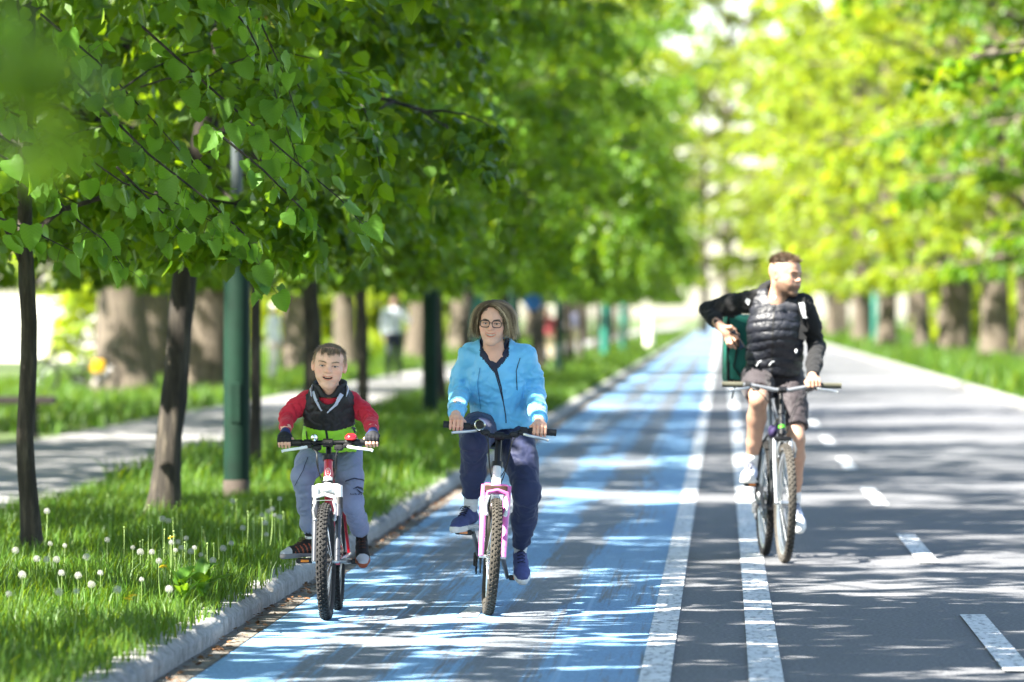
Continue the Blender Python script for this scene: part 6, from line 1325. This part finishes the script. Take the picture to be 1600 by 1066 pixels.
# ---------------------------------------------------------------- delivery rider
def build_man():
    B = bike_m; f0 = np.array([B['saddle'][0], B['saddle'][1], 0.]); skin = np.array((.42, .245, .168))
    p = dict(skin=skin, jaw=1.06, cheek=1.0, nose=.8, mouth=(.022, .0015, -.002), iris=(.07, .07, .07), brow=(.14, .085, .055), lid=.0034, blush=.4, neck=.060, beard=(.075, .048, .032), stubble=((.26, .18, .13), .6), gaze=(.1, -.1))
    Mh = Mhead(W(1227, 431, 35.02), 52, 4, 2, 1.05); parts = [head_part(p, Mh, .0028)]
    hip = B['saddle'] + (.02, 0, .085); hipR, hipL = hip + (-.095, 0, 0), hip + (.095, 0, 0); sR, sL = W(1177, 471, 35.14), W(1253, 476, 35.06); nb = W(1215, 461, 35.08); elR, wrR = W(1106, 485, 35.28), W(1124, 509, 35.08); elL = W(1276, 541, 35.16)
    s = Sdf(.0044); c = B['grip'](1, .195); wL, kn, L = grip_hand(s, c, B['bardir'], (0, -1, -.1), (0, 0, 1), 1.0, 1); s.cone(wL, wL + (elL - wL) * .4, .027, .038, k=.01); V, F = s.solve(1); parts.append((V, F, hand_cols(V, skin, kn)))
    # right hand on the hip with the phone: fingers spread down across it
    s = Sdf(.0044); Q = lambda u, v, d: W(u, v, d); pc = Q(1136, 519, 35.02); s.cone(wrR, pc, .028, .034, k=.015, flat=((0, 1, 0), .62)); s.ell(Q(1137, 520, 35.015), (.042, .020, .038), rot('Y', 35), k=.012)
    kn2 = []
    for i, (a, b, c3) in enumerate((((1144, 516), (1150, 521), (1154, 523)), ((1143, 522), (1149, 532), (1153, 539)), ((1139, 527), (1143, 537), (1149, 544)), ((1134, 530), (1137, 537), (1142, 543)))):
        q = [Q(*a, 35.01), Q(*b, 34.985), Q(*c3, 35.0)]; s.chain([pc, q[0], q[1], q[2]], [.014, .0118, .0105, .0088], k=.004); kn2.append((q[0], q[1], q[1], q[2], .01))
    s.chain([Q(1133, 512, 35.01), Q(1142, 511, 34.98), Q(1149, 516, 34.985)], [.014, .0115, .0095], k=.006); s.cone(wrR, wrR + (elR - wrR) * .5, .028, .040, k=.01); V, F = s.solve(1); parts.append((V, F, hand_cols(V, skin, kn2)))
    shoes = []
    m_su = mat('white_blue_shoe', '#c9cfe0', .6, var=.12, scale=30.); m_so = mat('white_sole', '#dcdbd6', .6); m_la = mat('dark_lace', '#232a3c', .8); m_bl = mat('pale_blue_panel', '#7fa3d6', .6); m_sk = mat('white_sock', '#dcdad6', .9)
    dummy = empty('x')
    shR, anR = shoe(dummy, B['pr'] + (-.02, 0, 0), -8, -2, .285, m_su, m_so, m_la, accent=m_bl, toe=m_so); shL, anL = shoe(dummy, B['pl'] + (.015, 0, 0), 8, 20, .285, m_su, m_so, m_la, accent=m_bl, toe=m_so)
    knR = ik(hipR, anR, .43, .47, (.06, -1, .25)); knL = ik(hipL, anL, .44, .46, (.10, -1, .2)); print('PX', 'man', [(VPX + q[0] / q[1] * FPX, VPY + (CAMH - q[2]) / q[1] * FPX) for q in (knR, knL, anR, anL, wrR, wL, hip)])
    s = Sdf(.0075)
    for kn, an, hp, sg in ((knR, anR, hipR, -1), (knL, anL, hipL, 1)):
        s.chain([hp, hp * .4 + kn * .6, kn], [.08, .070, .056], k=.03); s.ell(kn + (0, -.012, .004), (.047, .045, .055), k=.02); s.chain([kn, kn * .72 + an * .28 + (0, .026, 0), kn * .35 + an * .65 + (0, .012, 0), an + (0, 0, .02), an + (0, 0, -.04)], [.053, .059, .045, .034, .033], k=.02)
    V, F = s.solve(1); C = np.tile(skin, (len(V), 1)) * (1 + (fbm(V * 26, 3) - .5)[:, None] * .16); parts.append((V, F, C))
    s = Sdf(.014); s.cone(nb + (0, .02, -.12), hip, .12, .125, k=.04, flat=((0, 1, 0), .7)); s.cone(sR, sL, .05, .05, k=.05); s.chain([sR, elR, wrR], [.05, .04, .028]); s.chain([sL, elL, wL], [.05, .04, .028]); V, F = s.solve(); parts.append((V, F, skin))
    root = person_root('bearded delivery rider in black quilted vest and shorts, looking aside, one hand on hip', f0, *joinm(parts))
    for sh in (shR, shL): sh.parent = root
    bpy.data.objects.remove(dummy)
    eyes_for(root, p, Mh, 1); brows(root, p, Mh, 3)
    r = np.random.default_rng(51)
    kp = lambda P: (P[:, 2] > .076 - .01 * (P[:, 1] > .03)) & (P[:, 1] > -.075)
    s = Sdf(.005); s.ell((0, .014, .040), (.0755, .094, .087), k=.01); s.cut((0, 0, .078), (0, -.06, -1)); V, F = s.solve(1); c = np.array((.085, .058, .038)) * (1 + (fbm(V * (90, 40, 60), 2) - .5)[:, None] * .8); part('hair', V @ Mh[:3, :3].T + Mh[:3, 3], F, m_hair, root, c)
    P, Nn = scalp(9000, 52, kp, .003); n = len(P); D = Nn * .8 + np.stack([r.normal(0, .25, n), -.55 + r.normal(0, .2, n), r.normal(.15, .2, n)], 1); V, F = strands('h', P, D, r.uniform(.018, .036, n) * (1 + .35 * (P[:, 1] < -.04)), .0011, (0, -.1, .25), None, None, Mh, 3, 53, .10); part('hair_strands', V, F, m_hair, root, hair_cols(n, 3, (.12, .08, .05), r, .4))
    # hoodie
    m_hd = mat('black_fleece', '#0c0c0e', .9, var=.12, bump=.15, bscale=140, sheen=.04); m_vs = mat('quilted_nylon', '#191b24', .52, var=.1, scale=14., bump=.05); m_sh = mat('dark_shorts', '#2c2529', .75, var=.1, sheen=.1); m_wp = mat('white_toggle', '#cfd2d4', .5)
    ch = W(1213, 510, 35.08); wai = W(1210, 556, 35.16); hem = W(1209, 586, 35.19); fl = ((0, 1, 0), .74)
    s = Sdf(.0095); s.cone(nb + (0, .03, -.04), ch, .10, .15, k=.05, flat=fl); s.cone(ch, wai, .15, .15, k=.03, flat=fl); s.cone(sR, sL, .062, .062, k=.06)
    s.chain([sR, sR * .5 + elR * .5 + (0, 0, .006), elR], [.074, .068, .056], k=.03); s.chain([elR, elR * .4 + wrR * .6, wrR + (elR - wrR) * .1], [.056, .050, .038], k=.02); s.chain([sL, sL * .5 + elL * .5 + (.008, 0, 0), elL], [.074, .068, .058], k=.03); s.chain([elL, elL * .4 + wL * .6, wL + (elL - wL) * .05], [.058, .052, .042], k=.02)
    s.cone(nb + (0, .055, .0), nb + (-.03, .085, .045), .075, .055, k=.04); s.cone(nb + (.04, .02, -.01), nb + (.055, .03, .03), .05, .045, k=.03); s.cone(nb + (-.045, .02, -.01), nb + (-.075, .05, .03), .05, .045, k=.03)
    s.cone(nb + (.0, .0, .0), nb + (.01, .0, .14), .056, .070, k=.012, sub=True); V, F = s.solve(2); V = wrinkle(V, F, .008, (10, 10, 8), 54.); V = wrinkle(V, F, .0035, (24, 24, 18), 59.); hd = part('hoodie', V, F, m_hd, root)
    for u, v in ((1211, 466),): MB().ball(W(u, v, 34.93), (.010, .008, .016), 10, 8).build('toggle', m_wp, hd)
    # vest with stitched baffles
    s = Sdf(.006); s.cone(nb + (0, .03, -.045), ch, .112, .178, k=.05, flat=fl); s.cone(ch, wai, .178, .172, k=.03, flat=fl); s.cone(wai, hem, .172, .168, k=.03, flat=fl); s.cone(sR + (.03, 0, 0), sL - (.03, 0, 0), .070, .070, k=.06)
    s.cone(sR + (-.105, -.02, -.02), sR + (-.08, .02, -.12), .062, .05, k=.02, sub=True); s.cone(sL + (.10, -.02, -.04), sL + (.085, .0, -.22), .062, .06, k=.02, sub=True); s.cone(nb + (0, -.005, -.02), nb + (.01, 0, .14), .066, .085, k=.015, sub=True); s.cut(hem + (0, 0, -.01), (0, 0, -1)); V, F = s.solve(2)
    zz = V[:, 2] + .014 * np.sin(V[:, 0] * 14) + .03 * (fbm(V * 9, 2) - .5); q = np.abs(np.sin(zz * math.pi / .058)); V = V + normals(V, F) * ((np.sqrt(q) - .75) * .0085)[:, None]; V = wrinkle(V, F, .004, (24, 24, 30), 64.); vs = part('vest', V, F, m_vs, root); bv = bvh_of(V, F); wx = lambda u, v: tuple(W(u, v, 35.)[[0, 2]])
    add_ribbon('zip', bv, [wx(1210, 472), wx(1207, 520), wx(1206, 588)], .008, 34.3, m_blackp, vs, .002, 40); MB().ball(W(1244, 549, 34.97), (.008, .006, .014), 8, 6).build('zip_pull', m_wp, vs)
    for u, v, u2, v2 in ((1182, 572, 1189, 564), (1202, 571, 1209, 565)): MB().tube([W(u, v, 34.96), W((u + u2) / 2, (v + v2) / 2 - 2, 34.95), W(u2, v2, 34.965)], .004, 6).build('drawcord_end', m_wp, vs)
    # shorts
    s = Sdf(.0082); s.ell(hip + (0, .03, .02), (.175, .14, .13), k=.03)
    for kn, an, hp, f_ in ((knR, anR, hipR, .80), (knL, anL, hipL, .84)):
        lo_ = hp + (kn - hp) * f_; s.chain([hp, (hp + lo_) / 2, lo_], [.108, .098, .085], k=.03); s.cutin(lo_, kn - hp, lo_ - .13, lo_ + .13)
    V, F = s.solve(2); V = wrinkle(V, F, .0075, (10, 10, 9), 74.); V = wrinkle(V, F, .003, (28, 28, 20), 79.); part('shorts', V, F, m_sh, root)
    for an, kn in ((anR, knR), (anL, knL)):
        s = Sdf(.004); s.chain([an + (0, 0, -.045), an + (0, 0, .01), an + (kn - an) * .13], [.036, .037, .040], k=.01); V, F = s.solve(1); part('sock', V, F, m_sk, root)
    # phone in the hand
    ph = empty('phone', W(1152, 531, 34.975), label='dark phone held against the hip by the delivery rider', cat='phone'); Rp = rot('Y', 148) @ rot('Z', 58); MB().box((0, 0, 0), (.066, .009, .13), Rp, bev=.004).build('case', m_blackp, ph); MB().box(Rp @ np.array((0, -.0052, 0)), (.06, .001, .12), Rp).build('screen', mat('phone_glass', '#0a0b0d', .08, coat=.8), ph)
    # delivery box carried on the back
    m_tq = mat('turquoise_nylon', '#0f6a5b', .6, var=.15, bump=.25, bscale=40); m_bk = mat('black_webbing', '#101012', .8); m_rf = mat('reflective_band', '#c9ccce', .4)
    bp_ = W(1190, 545, 35.52); bx = empty('delivery_backpack', (bp_[0], bp_[1], bp_[2] - .21), (0, 0, math.radians(5)), label='turquoise insulated delivery backpack on the rider back', cat='backpack')
    s = Sdf(.01); s.box((0, 0, .21), (.235, .16, .215), rnd=.03); V, F = s.solve(1); V = wrinkle(V, F, .008, (7, 7, 7), 84.); body = part('bag_body', V, F, m_tq, bx)
    e = MB()
    for zz in (.015, .405): e.tube([(q[0] * .222, q[1] * .147, zz) for q in ((-1, -1), (1, -1), (1, 1), (-1, 1))], .010, 6, closed=True)
    for q in ((-1, -1), (1, -1), (1, 1), (-1, 1)): e.tube([(q[0] * .222, q[1] * .147, .015), (q[0] * .222, q[1] * .147, .405)], .010, 6)
    e.build('edge_binding', m_bk, bx); MB().tube([(-.19, -.15, .02), (-.185, -.16, -.03), (-.20, -.16, -.10)], .014, 6, flat=(1.2, .35)).build('strap_end', m_bk, bx)
    for pts in ([(-.20, .30), (-.17, .20), (-.19, .10), (-.15, .04)], [(-.17, .33), (-.14, .24)]): MB().tube([(x, -.165, z) for x, z in pts], .012, 6, flat=(1.6, .4)).build('black_mark', m_bk, bx)
    for pts, rf in (([(1170, 458), (1168, 470), (1163, 496), (1162, 520), (1166, 548)], [(1172, 468), (1164, 491)]), ([(1251, 466), (1252, 480), (1256, 500), (1252, 530)], [(1250.5, 473), (1255.5, 497)])):
        V_ = [W(u, v, 34.6)[[0, 2]] * (35.0 / 34.6) if False else W(u, v, 35.0)[[0, 2]] for u, v in pts]; R_ = ribbon(bv, V_, .045, 34.3, .008, 16, True)
        if R_ is not None:
            V, F = R_; off = np.array(bx.matrix_basis.inverted() if False else Matrix.Translation(bx.location) @ Matrix.Rotation(math.radians(5), 4, 'Z')); inv = np.linalg.inv(off); tx = lambda V: V @ inv[:3, :3].T + inv[:3, 3]
            Nn = normals(V, F); Nn[Nn[:, 1] > 0] *= -1; st_ = part('strap', np.vstack([tx(V), tx(V - Nn * .008)]), np.vstack([F, F[:, ::-1] + len(V)]), m_bk, bx)
            R2 = ribbon(bv, [W(u, v, 35.0)[[0, 2]] for u, v in rf], .026, 34.3, .012, 6, True)
            if R2 is not None: part('reflective_patch', tx(R2[0]), R2[1], m_rf, st_)
    return root
man = build_man(); fix_children(man)
# ------------------------------------------------------------------ people on foot, far off
def pedestrian(x, d, h, heading, top, legs, hair, label, arm='down', skin=(.5, .31, .23), hat=None):
    k = h / 1.75; s = Sdf(.016 * k); R = rot('Z', heading); f0 = np.array((x, d, .105)); T = lambda *q: f0 + R @ (np.array(q) * k); sk = np.array(skin)
    aR = [T(-.19, 0, 1.42), T(-.24, .03, 1.14), T(-.22, -.06, .90)]; aL = [T(.19, 0, 1.42), T(.25, .02, 1.14), T(.22, -.06, .90)]
    if arm == 'phone': aL = [T(.19, 0, 1.42), T(.30, -.08, 1.22), T(.13, -.14, 1.50)]
    if arm == 'push': aR = [T(-.19, 0, 1.4), T(-.22, -.12, 1.16), T(-.16, -.36, 1.05)]; aL = [T(.19, 0, 1.4), T(.22, -.12, 1.16), T(.16, -.36, 1.05)]
    hips = [T(-.09, 0, .90), T(.09, 0, .90)]; kn = [T(-.10, -.04, .50), T(.10, .02, .50)]; an = [T(-.10, .03, .09), T(.11, .08, .09)]
    hb = Sdf(.014 * k); hb.ell(T(0, 0, 1.64), np.array((.075, .095, .112)) * k, R, k=.02); hb.cone(T(0, -.06, 1.60), T(0, -.105, 1.60), .016 * k, .012 * k, k=.02); hb.cone(T(0, .02, 1.56), T(0, .02, 1.40), .055 * k, .06 * k, k=.03)
    for a in (aR, aL):
        hb.chain([a[1], a[2]], [.04 * k, .03 * k]); e = unit(a[2] - a[1]); hb.ell(a[2] + e * .05 * k, np.array((.028, .028, .05)) * k, None, k=.02)
        for i in range(4): hb.cone(a[2] + e * .06 * k + R @ np.array((0, (i - 1.5) * .02, 0)) * k, a[2] + e * .15 * k + R @ np.array((0, (i - 1.5) * .024 - .01, 0)) * k, .0095 * k, .008 * k, k=.004)
        hb.cone(a[2] + e * .03 * k, a[2] + e * .08 * k + R @ np.array((0, -.045, 0)) * k, .012 * k, .009 * k, k=.01)
    hb.cone(T(0, 0, 1.35), T(0, 0, .95), .10 * k, .10 * k, k=.04)
    for i in (0, 1): hb.chain([hips[i], kn[i], an[i]], [.075 * k, .05 * k, .036 * k], k=.02)
    V, F = hb.solve(1); o = link('person', raw_mesh('person', V - f0, F, True, np.tile(sk, (len(V), 1))), None, m_skin, label, 'person', 'people on foot in the distance'); o.location = f0
    def kid(nm, sd, m_, sm=2, wr_=.006):
        V, F = sd.solve(sm); V = wrinkle(V, F, wr_, (10, 10, 8), x); part(nm, V, F, m_, o)
    s = Sdf(.02 * k); fl = (R @ np.array((0, 1., 0)), .68); s.cone(T(0, .01, 1.36), T(0, 0, .95), .17 * k, .16 * k, k=.04, flat=fl); s.cone(aR[0], aL[0], .06 * k, .06 * k, k=.05)
    for a in (aR, aL): s.chain(a, [.065 * k, .055 * k, .045 * k], k=.03)
    kid('shirt', s, top); s = Sdf(.02 * k); s.ell(T(0, 0, .92), np.array((.165, .125, .12)) * k, R, k=.03)
    for i in (0, 1): s.chain([hips[i], kn[i], an[i] + (0, 0, .04 * k)], [.095 * k, .075 * k, .06 * k], k=.03)
    kid('trousers', s, legs)
    s = Sdf(.014 * k); s.ell(T(0, .015, 1.675), np.array((.083, .102, .095)) * k, R, k=.01); s.ell(T(0, -.10, 1.60), np.array((.07, .10, .10)) * k, R, k=.01, sub=True); kid('hat' if hat else 'hair', s, hat or hair, 1, .002)
    for i in (0, 1):
        s = Sdf(.008 * k); s.cone(an[i] + R @ np.array((0, .03, -.035)) * k, an[i] + R @ np.array((0, -.13, -.05)) * k, .045 * k, .035 * k, k=.02); s.cut((0, 0, .108), (0, 0, -1)); kid('shoe', s, m_blackp, 1, .0)
    return o
c_ = lambda n, h: mat(n, h, .8)
pedestrian((615 - VPX) * 124 / FPX, 124, 1.80, 12, c_('pale_grey_shirt', '#c3c9d2'), c_('dark_jeans', '#242b3a'), c_('brown_hair', '#3a2518'), 'standing pedestrian in pale top and dark trousers on the footpath, hand raised to the ear', 'phone')
pedestrian((426 - VPX) * 118 / FPX, 118, 1.62, 70, c_('white_blouse', '#e6e6ea'), c_('pale_trousers', '#d8cfd0'), c_('fair_hair', '#8a6a48'), 'pedestrian dressed all in white beyond the lamp post, wearing a white hat', 'down', hat=c_('white_hat', '#ecebe8'))
pedestrian((856 - VPX) * 150 / FPX, 150, 1.55, -6, m_red, c_('beige_trousers', '#c9b591'), c_('brown_hair', '#3a2518'), 'distant pedestrian in a red top right of the woman', 'down')
pedestrian((893 - VPX) * 215 / FPX, 215, 1.7, 5, c_('violet_grey_top', '#a7a3c4'), c_('beige_trousers', '#c9b591'), c_('brown_hair', '#3a2518'), 'tiny distant pedestrian in lilac top near the turquoise post', 'down')
# bicycle leaning by the thick trunk
m_yel2 = mat('yellow_frame_paint', '#d9a81c', .35, coat=.4)
def pk(root, hb_, bc, onbar, T, ht0, ht1, sa, cr, fa, fr, onax):
    for s in (-1, 1):
        sd = Sdf(.012); sd.box((s * .12, .36, .52), (.05, .10, .11), rnd=.03); V, F = sd.solve(1); part('pannier', V, F, m_yel2, root)
make_bike('bicycle', 'parked dark bicycle with yellow panniers on the lawn beside the thick pale trunk', 'parked bicycles', ((60 - VPX) * 97 / FPX, 97), math.radians(-74), math.radians(3),
    dict(R=.33, yf=.62, yr=.43, bb=.29, crown=.70, head=(.73, .86), bar=1.02, rise=.03, half=.28, tw=.05, saddle=.95, seat_tube=.46, frame=m_blkfr, fork=m_blkfr, tyre=m_rubber, rim=m_blkrim, theta=20, extra=pk))
for o in list(bpy.data.objects):
    if o.name.startswith('bicycle') and o.get('group') == 'parked bicycles': o.location.z = .10
print_stats = None
for o in list(bpy.data.objects):
    if o.get('group') == 'people on foot in the distance': fix_children(o)
